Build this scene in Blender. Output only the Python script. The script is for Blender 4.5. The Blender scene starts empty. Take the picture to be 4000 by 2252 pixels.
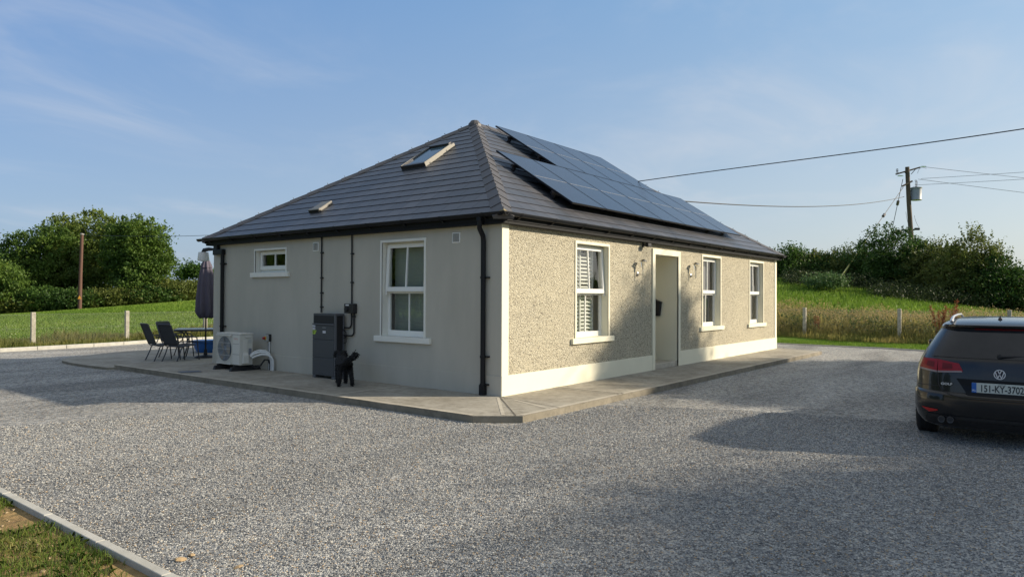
import bpy, bmesh, math, random
import numpy as np
from mathutils import Vector, Matrix
R=math.radians
sc=bpy.context.scene; col=sc.collection
random.seed(7)
# ---------------------------------------------------------------- camera
cam=bpy.data.cameras.new('camera'); co=bpy.data.objects.new('camera',cam); col.objects.link(co); sc.camera=co
CAM=Vector((-8.788,-7.062,1.70))
cr=Vector((.61477,-.78869,.00424)); cu=Vector((-.01124,-.00339,.99993)); cf=Vector((.78862,.61478,.01095))
m=Matrix((cr,cu,-cf)).transposed().to_4x4(); m.translation=CAM; co.matrix_world=m
cam.sensor_width=36; cam.lens=24.775; cam.clip_start=.05; cam.clip_end=6000
# ---------------------------------------------------------------- light
SUN_AZ, SUN_EL = -50.5, 24.5        # direction towards the sun (maths azimuth), elevation
sun=bpy.data.lights.new('sun','SUN'); so=bpy.data.objects.new('sun',sun); col.objects.link(so)
sun.energy=5.0; sun.angle=R(1.0); sun.color=(1.0,.87,.68)
d=Vector((math.cos(R(SUN_EL))*math.cos(R(SUN_AZ)),math.cos(R(SUN_EL))*math.sin(R(SUN_AZ)),math.sin(R(SUN_EL))))
so.rotation_euler=d.to_track_quat('Z','Y').to_euler(); so.location=(20,-24,16)
w=bpy.data.worlds.new('World'); sc.world=w; w.use_nodes=True
nt=w.node_tree; N=nt.nodes; Lk=nt.links; N.clear()
def wn(t,**k):
    n=N.new(t)
    for a,b in k.items():
        if a.startswith('i_'): n.inputs[a[2:].replace('_',' ')].default_value=b
        else: setattr(n,a,b)
    return n
out=wn('ShaderNodeOutputWorld'); bg=wn('ShaderNodeBackground'); bg.inputs[1].default_value=.120
sky=wn('ShaderNodeTexSky'); sky.sky_type='NISHITA'; sky.sun_disc=False; sky.sun_elevation=R(SUN_EL); sky.sun_rotation=R(90-SUN_AZ)
sky.altitude=50; sky.air_density=1.0; sky.dust_density=1.6; sky.ozone_density=1.6
tc=wn('ShaderNodeTexCoord'); sep=wn('ShaderNodeSeparateXYZ'); Lk.new(tc.outputs['Generated'],sep.inputs[0])
mz=wn('ShaderNodeMath',operation='MAXIMUM'); Lk.new(sep.outputs[2],mz.inputs[0]); mz.inputs[1].default_value=.0
az_=wn('ShaderNodeMath',operation='ADD'); Lk.new(mz.outputs[0],az_.inputs[0]); az_.inputs[1].default_value=.12
dv=wn('ShaderNodeVectorMath',operation='DIVIDE'); cb=wn('ShaderNodeCombineXYZ')
for k in range(3): Lk.new(az_.outputs[0],cb.inputs[k])
Lk.new(tc.outputs['Generated'],dv.inputs[0]); Lk.new(cb.outputs[0],dv.inputs[1])
mp=wn('ShaderNodeMapping'); Lk.new(dv.outputs[0],mp.inputs[0]); mp.inputs['Rotation'].default_value=(0,0,R(-35)); mp.inputs['Scale'].default_value=(.9,1.15,.0)
n1=wn('ShaderNodeTexNoise'); n1.inputs['Scale'].default_value=1.15; n1.inputs['Detail'].default_value=5; n1.inputs['Roughness'].default_value=.6; n1.inputs['Distortion'].default_value=.5
Lk.new(mp.outputs[0],n1.inputs['Vector'])
n2=wn('ShaderNodeTexNoise'); n2.inputs['Scale'].default_value=.45; n2.inputs['Detail'].default_value=3; Lk.new(mp.outputs[0],n2.inputs['Vector'])
r1=wn('ShaderNodeMapRange'); r1.inputs[1].default_value=.42; r1.inputs[2].default_value=.88; Lk.new(n1.outputs[0],r1.inputs[0]); r1.interpolation_type='SMOOTHSTEP'
r2=wn('ShaderNodeMapRange'); r2.inputs[1].default_value=.38; r2.inputs[2].default_value=.62; r2.inputs[3].default_value=.1; Lk.new(n2.outputs[0],r2.inputs[0])
mu=wn('ShaderNodeMath',operation='MULTIPLY'); Lk.new(r1.outputs[0],mu.inputs[0]); Lk.new(r2.outputs[0],mu.inputs[1])
mu2=wn('ShaderNodeMath',operation='MULTIPLY'); Lk.new(mu.outputs[0],mu2.inputs[0]); mu2.inputs[1].default_value=.55
# the blue of the upper sky and the pale band over the horizon
hz=wn('ShaderNodeMapRange'); hz.inputs[1].default_value=-.02; hz.inputs[2].default_value=.50; hz.inputs[3].default_value=1; hz.inputs[4].default_value=0; hz.interpolation_type='SMOOTHSTEP'; Lk.new(sep.outputs[2],hz.inputs[0])
dot=wn('ShaderNodeVectorMath',operation='DOT_PRODUCT'); Lk.new(tc.outputs['Generated'],dot.inputs[0]); dot.inputs[1].default_value=(math.cos(R(SUN_AZ)),math.sin(R(SUN_AZ)),0)
sd=wn('ShaderNodeMapRange'); sd.inputs[1].default_value=-.62; sd.inputs[2].default_value=.72; Lk.new(dot.outputs['Value'],sd.inputs[0])
lowc=wn('ShaderNodeMix',data_type='RGBA'); lowc.inputs[6].default_value=(1.80,2.60,3.9,1); lowc.inputs[7].default_value=(3.75,4.1,4.2,1); Lk.new(sd.outputs[0],lowc.inputs[0])
topc=wn('ShaderNodeMix',data_type='RGBA'); topc.inputs[6].default_value=(.75,1.80,4.0,1); topc.inputs[7].default_value=(1.75,3.15,4.7,1); Lk.new(sd.outputs[0],topc.inputs[0])
air=wn('ShaderNodeMix',data_type='RGBA'); Lk.new(hz.outputs[0],air.inputs[0]); Lk.new(topc.outputs[2],air.inputs[6]); Lk.new(lowc.outputs[2],air.inputs[7])
band=wn('ShaderNodeMix',data_type='RGBA'); band.inputs[0].default_value=.72; Lk.new(sky.outputs[0],band.inputs[6]); Lk.new(air.outputs[2],band.inputs[7])
zen=wn('ShaderNodeMapRange'); zen.interpolation_type='SMOOTHSTEP'; zen.inputs[1].default_value=.44; zen.inputs[2].default_value=.80; Lk.new(sep.outputs[2],zen.inputs[0])   # pale zenith out of view, added for neutral fill light
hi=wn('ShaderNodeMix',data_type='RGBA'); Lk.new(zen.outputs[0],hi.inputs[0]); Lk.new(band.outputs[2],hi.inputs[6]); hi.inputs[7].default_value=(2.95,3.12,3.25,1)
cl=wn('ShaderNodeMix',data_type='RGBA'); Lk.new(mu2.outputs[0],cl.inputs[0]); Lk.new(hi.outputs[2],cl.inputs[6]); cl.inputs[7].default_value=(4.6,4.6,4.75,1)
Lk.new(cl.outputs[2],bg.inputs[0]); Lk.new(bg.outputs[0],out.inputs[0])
sc.view_settings.view_transform='Standard'; sc.view_settings.look='None'; sc.view_settings.exposure=.45; sc.view_settings.gamma=1
try: sc.cycles.max_bounces=8; sc.cycles.transparent_max_bounces=12
except Exception: pass

# ---------------------------------------------------------------- helpers
class MB:
    def __init__(s,T=None): s.v=[];s.f=[];s.mi=[];s.uv={};s.T=T;s.cm=0
    def P(s,p): return tuple(s.T(*p)) if s.T else tuple(p)
    def add(s,vs,fs,mi=None):
        b=len(s.v); s.v+=[s.P(p) for p in vs]
        for f in fs: s.f.append(tuple(b+i for i in f)); s.mi.append(s.cm if mi is None else mi)
        return s
    def quad(s,a,b,c,d,uv=None):
        s.add([a,b,c,d],[(0,1,2,3)])
        if uv: s.uv[len(s.f)-1]=uv
        return s
    def box(s,x0,y0,z0,x1,y1,z1):
        return s.add([(x0,y0,z0),(x1,y0,z0),(x1,y1,z0),(x0,y1,z0),(x0,y0,z1),(x1,y0,z1),(x1,y1,z1),(x0,y1,z1)],
            [(0,3,2,1),(4,5,6,7),(0,1,5,4),(1,2,6,5),(2,3,7,6),(3,0,4,7)])
    def prism(s,poly,z0,z1):
        n=len(poly); s.add([(x,y,z0) for x,y in poly]+[(x,y,z1) for x,y in poly],
          [tuple(range(n))[::-1],tuple(range(n,2*n))]+[(i,(i+1)%n,n+(i+1)%n,n+i) for i in range(n)]); return s
    def tube(s,pts,r,n=8,cap=True):
        pts=[Vector(p) for p in pts]; m=len(pts); rr=r if hasattr(r,'__len__') else [r]*m
        vs=[]; up=None
        for i,p in enumerate(pts):
            t=(pts[min(i+1,m-1)]-pts[max(i-1,0)])
            t=t.normalized() if t.length>1e-9 else Vector((0,0,1))
            if up is None:
                up=Vector((0,0,1)) if abs(t.z)<.9 else Vector((1,0,0))
            a=t.cross(up).normalized(); up=a.cross(t).normalized()
            for k in range(n):
                g=2*math.pi*(k+.5)/n; vs.append(p+a*math.cos(g)*rr[i]+up*math.sin(g)*rr[i])
        fs=[(i*n+k,i*n+(k+1)%n,(i+1)*n+(k+1)%n,(i+1)*n+k) for i in range(m-1) for k in range(n)]
        if cap: fs+=[tuple(range(n))[::-1],tuple((m-1)*n+k for k in range(n))]
        return s.add([tuple(q) for q in vs],fs)
    def lathe(s,prof,c=(0,0,0),n=24,ax='z'):
        vs=[]
        for r,h in prof:
            for k in range(n):
                g=2*math.pi*k/n; a,b=r*math.cos(g),r*math.sin(g)
                vs.append({'z':(c[0]+a,c[1]+b,c[2]+h),'x':(c[0]+h,c[1]+a,c[2]+b),'y':(c[0]+a,c[1]+h,c[2]+b)}[ax])
        m=len(prof)
        return s.add(vs,[(i*n+k,i*n+(k+1)%n,(i+1)*n+(k+1)%n,(i+1)*n+k) for i in range(m-1) for k in range(n)]+[tuple(range(n))[::-1],tuple((m-1)*n+k for k in range(n))])
    def build(s,name,mats,parent=None,smooth=False,bevel=0,fix=True,loc=None):
        me=bpy.data.meshes.new(name); me.from_pydata(s.v,[],s.f)
        if not isinstance(mats,(list,tuple)): mats=[mats]
        for q in mats: me.materials.append(q)
        me.polygons.foreach_set('material_index',s.mi)
        if s.uv:
            u=me.uv_layers.new(name='UVMap')
            for fi,uvs in s.uv.items():
                for li,q in zip(me.polygons[fi].loop_indices,uvs): u.data[li].uv=q
        if fix and len(s.f)<30000:
            bm=bmesh.new(); bm.from_mesh(me); bmesh.ops.recalc_face_normals(bm,faces=bm.faces); bm.to_mesh(me); bm.free()
        if smooth:
            me.polygons.foreach_set('use_smooth',[True]*len(me.polygons))
            if smooth!='all':
                try: me.set_sharp_from_angle(angle=R(40))
                except Exception: pass
        me.update(); o=bpy.data.objects.new(name,me); col.objects.link(o)
        if parent: o.parent=parent
        if loc: o.location=loc
        if bevel:
            b=o.modifiers.new('bevel','BEVEL'); b.width=bevel; b.segments=2; b.limit_method='ANGLE'; b.angle_limit=R(35)
        return o
def tag(o,label=None,cat=None,group=None,kind=None):
    if label: o['label']=label
    if cat: o['category']=cat
    if group: o['group']=group
    if kind: o['kind']=kind
    return o
def thing(name,label,cat,loc=(0,0,0),rz=0,group=None):
    o=bpy.data.objects.new(name,None); col.objects.link(o); o.location=loc; o.rotation_euler=(0,0,rz); o.empty_display_size=.3
    return tag(o,label,cat,group)
def dup(o,parent=None):
    c=o.copy(); col.objects.link(c)
    if parent: c.parent=parent
    for ch in list(o.children): dup(ch,c)
    return c
# ---- materials
def mat(name,c,rough=.6,metal=0,spec=.5,var=None,bump=None,c2=None,coat=0,stretch=None,em=None,alpha=None,island=0,trans=0):
    m=bpy.data.materials.new(name); m.use_nodes=True; t=m.node_tree; b=t.nodes['Principled BSDF']
    b.inputs['Base Color'].default_value=(*c,1); b.inputs['Roughness'].default_value=rough; b.inputs['Metallic'].default_value=metal
    b.inputs['Specular IOR Level'].default_value=spec; b.inputs['Coat Weight'].default_value=coat
    tx=t.nodes.new('ShaderNodeTexCoord'); vec=tx.outputs['Object']
    if stretch:
        mp=t.nodes.new('ShaderNodeMapping'); mp.inputs['Scale'].default_value=stretch; t.links.new(vec,mp.inputs[0]); vec=mp.outputs[0]
    if var:
        c2=c2 or tuple(x*.6 for x in c)
        n=t.nodes.new('ShaderNodeTexNoise'); n.inputs['Scale'].default_value=var[0]; n.inputs['Detail'].default_value=6; n.inputs['Roughness'].default_value=.62; t.links.new(vec,n.inputs['Vector'])
        mr=t.nodes.new('ShaderNodeMapRange'); mr.inputs[1].default_value=.35; mr.inputs[2].default_value=.7; mr.inputs[4].default_value=var[1]; t.links.new(n.outputs[0],mr.inputs[0])
        mx=t.nodes.new('ShaderNodeMix'); mx.data_type='RGBA'; mx.inputs[6].default_value=(*c,1); mx.inputs[7].default_value=(*c2,1); t.links.new(mr.outputs[0],mx.inputs[0]); t.links.new(mx.outputs[2],b.inputs['Base Color'])
    if bump:
        n=t.nodes.new('ShaderNodeTexNoise'); n.inputs['Scale'].default_value=bump[0]; n.inputs['Detail'].default_value=5; t.links.new(vec,n.inputs['Vector'])
        bp=t.nodes.new('ShaderNodeBump'); bp.inputs['Strength'].default_value=bump[1]; bp.inputs['Distance'].default_value=bump[2] if len(bump)>2 else .01; t.links.new(n.outputs[0],bp.inputs['Height']); t.links.new(bp.outputs[0],b.inputs['Normal'])
    if trans: b.inputs['Transmission Weight'].default_value=trans
    return m
def leafmat(name,ca,cb,tr=.35,rough=.55,patch=.35,cc=None):
    m=bpy.data.materials.new(name); m.use_nodes=True; t=m.node_tree; nd=t.nodes; b=nd['Principled BSDF']
    at=nd.new('ShaderNodeAttribute'); at.attribute_name='rnd'
    g=nd.new('ShaderNodeNewGeometry'); n=nd.new('ShaderNodeTexNoise'); n.inputs['Scale'].default_value=patch; n.inputs['Detail'].default_value=3; t.links.new(g.outputs['Position'],n.inputs['Vector'])
    ad=nd.new('ShaderNodeMath'); ad.operation='MULTIPLY_ADD'; t.links.new(n.outputs[0],ad.inputs[0]); ad.inputs[1].default_value=1.1; 
    sb=nd.new('ShaderNodeMath'); sb.operation='MULTIPLY_ADD'; t.links.new(at.outputs['Fac'],sb.inputs[0]); sb.inputs[1].default_value=.6; sb.inputs[2].default_value=-.35; t.links.new(sb.outputs[0],ad.inputs[2])
    cr_=nd.new('ShaderNodeValToRGB'); cr_.color_ramp.elements[0].color=(*ca,1); cr_.color_ramp.elements[0].position=.15; cr_.color_ramp.elements[1].color=(*cb,1); cr_.color_ramp.elements[1].position=.8
    if cc: e=cr_.color_ramp.elements.new(1.0); e.color=(*cc,1)
    t.links.new(ad.outputs[0],cr_.inputs[0]); t.links.new(cr_.outputs[0],b.inputs['Base Color']); b.inputs['Roughness'].default_value=rough; b.inputs['Specular IOR Level'].default_value=.25
    tl=nd.new('ShaderNodeBsdfTranslucent'); t.links.new(cr_.outputs[0],tl.inputs[0]); mx=nd.new('ShaderNodeMixShader'); mx.inputs[0].default_value=tr
    t.links.new(b.outputs[0],mx.inputs[1]); t.links.new(tl.outputs[0],mx.inputs[2]); t.links.new(mx.outputs[0],nd['Material Output'].inputs[0])
    return m
def glassmat(name,tint,refl=.12,rough=.015):
    m=bpy.data.materials.new(name); m.use_nodes=True; t=m.node_tree; nd=t.nodes; nd.remove(nd['Principled BSDF'])
    tr=nd.new('ShaderNodeBsdfTransparent'); tr.inputs[0].default_value=(*tint,1); gl=nd.new('ShaderNodeBsdfGlossy'); gl.inputs['Roughness'].default_value=rough
    fr=nd.new('ShaderNodeLayerWeight'); pw5=nd.new('ShaderNodeMath'); pw5.operation='POWER'; pw5.inputs[1].default_value=4.0; t.links.new(fr.outputs['Facing'],pw5.inputs[0]); mr=nd.new('ShaderNodeMapRange'); mr.inputs[3].default_value=refl; mr.inputs[4].default_value=1; t.links.new(pw5.outputs[0],mr.inputs[0])
    nz=nd.new('ShaderNodeTexNoise'); nz.inputs['Scale'].default_value=2.2; bp=nd.new('ShaderNodeBump'); bp.inputs['Strength'].default_value=.12; bp.inputs['Distance'].default_value=.02; t.links.new(nz.outputs[0],bp.inputs['Height']); t.links.new(bp.outputs[0],gl.inputs['Normal'])
    mx=nd.new('ShaderNodeMixShader'); t.links.new(mr.outputs[0],mx.inputs[0]); t.links.new(tr.outputs[0],mx.inputs[1]); t.links.new(gl.outputs[0],mx.inputs[2]); t.links.new(mx.outputs[0],nd['Material Output'].inputs[0])
    return m
M={}
M['smooth_grey']=mat('painted_render',(.485,.46,.39),.85,var=(1.1,.9),c2=(.41,.39,.33),stretch=(1,1.4,.45),bump=(60,.25,.004))
M['cream']=mat('cream_paint',(.80,.765,.60),.75,var=(2.2,.35),c2=(.72,.68,.53),bump=(50,.2,.004))
M['white_paint']=mat('white_window_paint',(.78,.77,.70),.6,var=(5,.3),c2=(.66,.65,.58),bump=(40,.1,.003))
M['upvc']=mat('white_plastic_frame',(.82,.82,.78),.3,coat=.2)
M['black_pl']=mat('black_gutter_plastic',(.008,.009,.012),.45,spec=.25,var=(4,.5),c2=(.012,.013,.015))
M['fascia']=mat('dark_fascia_board',(.008,.009,.011),.6,spec=.2)
M['black_matt']=mat('black_matt',(.012,.012,.014),.6)
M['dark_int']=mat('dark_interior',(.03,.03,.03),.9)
M['blind']=mat('blind_slats',(.72,.72,.68),.6)
M['blind_dark']=mat('grey_vertical_blind',(.22,.22,.24),.8,stretch=(1,1,.05),var=(30,.6),c2=(.10,.10,.11))
M['blind_grey']=mat('closed_grey_blind',(.36,.40,.36),.7)
M['glass']=glassmat('window_glass',(.86,.88,.87),.11)
M['steel']=mat('brushed_steel',(.62,.60,.57),.25,metal=1)
M['lampglass']=mat('clear_lamp_glass',(.9,.88,.8),.05,trans=.85)
M['chrome']=mat('chrome',(.8,.8,.82),.08,metal=1)
M['wood']=mat('weathered_pole_wood',(.075,.05,.035),.85,stretch=(6,6,.4),var=(3,.9),c2=(.16,.12,.085),bump=(8,.5,.02))
M['wood_red']=mat('reddish_pole_wood',(.13,.065,.045),.85,stretch=(6,6,.4),var=(3,.8),c2=(.075,.04,.035),bump=(8,.5,.02))
M['concrete_post']=mat('concrete_post',(.50,.46,.38),.9,var=(9,.9),c2=(.27,.25,.21),bump=(40,.4,.006))
M['kerb']=mat('pale_kerb_concrete',(.47,.46,.42),.85,var=(6,.7),c2=(.32,.31,.27),bump=(70,.3,.004))
M['bark']=mat('bark',(.09,.075,.055),.95,stretch=(4,4,.6),var=(3,.8),bump=(9,.6,.03))
M['wire']=mat('dark_wire',(.02,.02,.022),.6)
M['wire_g']=mat('galvanised_wire',(.22,.22,.21),.5,metal=.3)
M['porcelain']=glassmat('glass_insulator',(.7,.85,.8),.3)
def concrete(name,c,c2,c3):
    m=mat(name,c,.85,var=(1.1,1.0),c2=c2,bump=(45,.35,.006)); t=m.node_tree; nd=t.nodes; b=nd['Principled BSDF']; src=b.inputs['Base Color'].links[0].from_socket
    n=nd.new('ShaderNodeTexNoise'); n.inputs['Scale'].default_value=7; n.inputs['Detail'].default_value=8; n.inputs['Roughness'].default_value=.7; tx=nd.new('ShaderNodeTexCoord'); t.links.new(tx.outputs['Object'],n.inputs['Vector'])
    r=nd.new('ShaderNodeMapRange'); r.inputs[1].default_value=.45; r.inputs[2].default_value=.75; r.inputs[4].default_value=.75; t.links.new(n.outputs[0],r.inputs[0])
    mx=nd.new('ShaderNodeMix'); mx.data_type='RGBA'; mx.inputs[7].default_value=(*c3,1); t.links.new(r.outputs[0],mx.inputs[0]); t.links.new(src,mx.inputs[6]); t.links.new(mx.outputs[2],b.inputs['Base Color']); return m
M['slab']=concrete('path_concrete',(.375,.35,.295),(.24,.215,.17),(.12,.105,.08))
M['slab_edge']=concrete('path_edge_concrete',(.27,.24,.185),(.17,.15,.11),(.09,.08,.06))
M['slab_lip']=concrete('trowelled_edge_concrete',(.50,.46,.38),(.38,.345,.28),(.26,.235,.19))
M['joint']=mat('dark_joint',(.04,.035,.03),.9)
def roughcast():
    m=bpy.data.materials.new('pebble_dash_render'); m.use_nodes=True; t=m.node_tree; nd=t.nodes; b=nd['Principled BSDF']; b.inputs['Roughness'].default_value=.92; b.inputs['Specular IOR Level'].default_value=.2
    tx=nd.new('ShaderNodeTexCoord'); v=nd.new('ShaderNodeTexVoronoi'); v.inputs['Scale'].default_value=64; t.links.new(tx.outputs['Object'],v.inputs['Vector'])
    v2=nd.new('ShaderNodeTexVoronoi'); v2.inputs['Scale'].default_value=55; t.links.new(tx.outputs['Object'],v2.inputs['Vector'])
    sp=nd.new('ShaderNodeSeparateColor'); t.links.new(v.outputs['Color'],sp.inputs[0])
    cr_=nd.new('ShaderNodeValToRGB'); e=cr_.color_ramp.elements; e[0].position=0; e[0].color=(.20,.185,.15,1); e[1].position=1; e[1].color=(.64,.60,.47,1)
    for p,c in [(.12,(.29,.26,.20,1)),(.19,(.47,.425,.315,1)),(.6,(.56,.51,.38,1))]: q=e.new(p); q.color=c
    t.links.new(sp.outputs[0],cr_.inputs[0])
    n=nd.new('ShaderNodeTexNoise'); n.inputs['Scale'].default_value=.9; n.inputs['Detail'].default_value=5; t.links.new(tx.outputs['Object'],n.inputs['Vector'])
    mr=nd.new('ShaderNodeMapRange'); mr.inputs[1].default_value=.35; mr.inputs[2].default_value=.7; mr.inputs[4].default_value=.5; t.links.new(n.outputs[0],mr.inputs[0])
    mx=nd.new('ShaderNodeMix'); mx.data_type='RGBA'; mx.blend_type='MULTIPLY'; mx.inputs[7].default_value=(.82,.83,.86,1); t.links.new(mr.outputs[0],mx.inputs[0]); t.links.new(cr_.outputs[0],mx.inputs[6]); t.links.new(mx.outputs[2],b.inputs['Base Color'])
    ad=nd.new('ShaderNodeMath'); ad.operation='ADD'; t.links.new(v.outputs[0],ad.inputs[0]); t.links.new(v2.outputs[0],ad.inputs[1])
    bp=nd.new('ShaderNodeBump'); bp.inputs['Strength'].default_value=1; bp.inputs['Distance'].default_value=.014; bp.invert=True; t.links.new(ad.outputs[0],bp.inputs['Height']); t.links.new(bp.outputs[0],b.inputs['Normal'])
    return m
M['dash']=roughcast()
def gravelmat():
    m=bpy.data.materials.new('grey_gravel'); m.use_nodes=True; t=m.node_tree; nd=t.nodes; b=nd['Principled BSDF']; b.inputs['Roughness'].default_value=.8; b.inputs['Specular IOR Level'].default_value=.3
    tx=nd.new('ShaderNodeTexCoord'); nz=nd.new('ShaderNodeTexNoise'); nz.inputs['Scale'].default_value=14
    t.links.new(tx.outputs['Object'],nz.inputs['Vector']); wv=nd.new('ShaderNodeMix'); wv.data_type='RGBA'; wv.blend_type='ADD'; wv.inputs[0].default_value=.02; t.links.new(tx.outputs['Object'],wv.inputs[6]); t.links.new(nz.outputs[1],wv.inputs[7])
    v=nd.new('ShaderNodeTexVoronoi'); v.inputs['Scale'].default_value=80; t.links.new(wv.outputs[2],v.inputs['Vector'])
    v3=nd.new('ShaderNodeTexVoronoi'); v3.inputs['Scale'].default_value=23; t.links.new(wv.outputs[2],v3.inputs['Vector'])
    sp=nd.new('ShaderNodeSeparateColor'); t.links.new(v.outputs['Color'],sp.inputs[0])
    sp3=nd.new('ShaderNodeSeparateColor'); t.links.new(v3.outputs['Color'],sp3.inputs[0])
    av=nd.new('ShaderNodeMath'); av.operation='MULTIPLY_ADD'; av.inputs[1].default_value=.45; t.links.new(sp3.outputs[1],av.inputs[0]); h2=nd.new('ShaderNodeMath'); h2.operation='MULTIPLY'; h2.inputs[1].default_value=.6; t.links.new(sp.outputs[0],h2.inputs[0]); t.links.new(h2.outputs[0],av.inputs[2])
    cr_=nd.new('ShaderNodeValToRGB'); e=cr_.color_ramp.elements; e[0].position=0; e[0].color=(.085,.088,.092,1); e[1].position=.98; e[1].color=(.58,.565,.52,1)
    for p,c in [(.25,(.141,.146,.150,1)),(.5,(.292,.294,.290,1)),(.75,(.43,.425,.40,1))]: q=e.new(p); q.color=c
    t.links.new(av.outputs[0],cr_.inputs[0])
    tan=nd.new('ShaderNodeMath'); tan.operation='GREATER_THAN'; tan.inputs[1].default_value=.955; t.links.new(sp.outputs[2],tan.inputs[0])
    tm=nd.new('ShaderNodeMix'); tm.data_type='RGBA'; tm.inputs[7].default_value=(.42,.30,.17,1); t.links.new(tan.outputs[0],tm.inputs[0]); t.links.new(cr_.outputs[0],tm.inputs[6])
    mq=nd.new('ShaderNodeMapping'); mq.inputs['Rotation'].default_value=(0,0,R(28)); mq.inputs['Scale'].default_value=(.35,1.5,1); t.links.new(tx.outputs['Object'],mq.inputs[0]); n=nd.new('ShaderNodeTexNoise'); n.inputs['Scale'].default_value=.6; n.inputs['Detail'].default_value=6; n.inputs['Distortion'].default_value=.8; t.links.new(mq.outputs[0],n.inputs['Vector'])
    mr=nd.new('ShaderNodeMapRange'); mr.inputs[1].default_value=.36; mr.inputs[2].default_value=.66; mr.inputs[3].default_value=.78; mr.inputs[4].default_value=1.28; t.links.new(n.outputs[0],mr.inputs[0])
    vm=nd.new('ShaderNodeVectorMath'); vm.operation='SCALE'; t.links.new(tm.outputs[2],vm.inputs[0]); t.links.new(mr.outputs[0],vm.inputs['Scale']); t.links.new(vm.outputs[0],b.inputs['Base Color'])
    bp=nd.new('ShaderNodeBump'); bp.inputs['Strength'].default_value=1; bp.inputs['Distance'].default_value=.014; bp.invert=True; t.links.new(v.outputs[0],bp.inputs['Height']); t.links.new(bp.outputs[0],b.inputs['Normal'])
    return m
M['gravel']=gravelmat()
def stonemat():
    m=bpy.data.materials.new('gravel_chips'); m.use_nodes=True; t=m.node_tree; nd=t.nodes; b=nd['Principled BSDF']; b.inputs['Roughness'].default_value=.75
    a=nd.new('ShaderNodeAttribute'); a.attribute_name='rnd'; cr_=nd.new('ShaderNodeValToRGB'); e=cr_.color_ramp.elements; e[0].position=0; e[0].color=(.105,.108,.114,1); e[1].position=1; e[1].color=(.46,.33,.19,1)
    for p,c in [(.3,(.161,.167,.172,1)),(.6,(.312,.315,.310,1)),(.85,(.44,.435,.41,1)),(.955,(.54,.525,.47,1)),(.975,(.44,.32,.19,1))]: q=e.new(p); q.color=c
    t.links.new(a.outputs['Fac'],cr_.inputs[0]); t.links.new(cr_.outputs[0],b.inputs['Base Color']); return m
M['chips']=stonemat()
def fieldmat(name,c1,c2,c3,scale=.35,bump=.5):
    m=bpy.data.materials.new(name); m.use_nodes=True; t=m.node_tree; nd=t.nodes; b=nd['Principled BSDF']; b.inputs['Roughness'].default_value=.95; b.inputs['Specular IOR Level'].default_value=.1
    tx=nd.new('ShaderNodeTexCoord')
    def nz(s,d=6):
        n=nd.new('ShaderNodeTexNoise'); n.inputs['Scale'].default_value=s; n.inputs['Detail'].default_value=d; n.inputs['Roughness'].default_value=.65; t.links.new(tx.outputs['Object'],n.inputs['Vector']); return n
    a=nz(scale); f=nz(9,4); r=nd.new('ShaderNodeMapRange'); r.inputs[1].default_value=.38; r.inputs[2].default_value=.62; t.links.new(a.outputs[0],r.inputs[0])
    r2=nd.new('ShaderNodeMapRange'); r2.inputs[1].default_value=.42; r2.inputs[2].default_value=.66; r2.inputs[4].default_value=.8; t.links.new(f.outputs[0],r2.inputs[0])
    m1=nd.new('ShaderNodeMix'); m1.data_type='RGBA'; m1.inputs[6].default_value=(*c1,1); m1.inputs[7].default_value=(*c2,1); t.links.new(r.outputs[0],m1.inputs[0])
    m2=nd.new('ShaderNodeMix'); m2.data_type='RGBA'; m2.inputs[7].default_value=(*c3,1); t.links.new(m1.outputs[2],m2.inputs[6]); t.links.new(r2.outputs[0],m2.inputs[0]); t.links.new(m2.outputs[2],b.inputs['Base Color'])
    g=nz(5,8); bp=nd.new('ShaderNodeBump'); bp.inputs['Strength'].default_value=bump; bp.inputs['Distance'].default_value=.15; t.links.new(g.outputs[0],bp.inputs['Height']); t.links.new(bp.outputs[0],b.inputs['Normal'])
    return m
M['field']=fieldmat('field_grass',(.12,.215,.025),(.18,.26,.04),(.09,.165,.02))
M['soil']=fieldmat('lawn_soil',(.40,.27,.13),(.28,.185,.09),(.20,.16,.07),2.5,.6)
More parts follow.
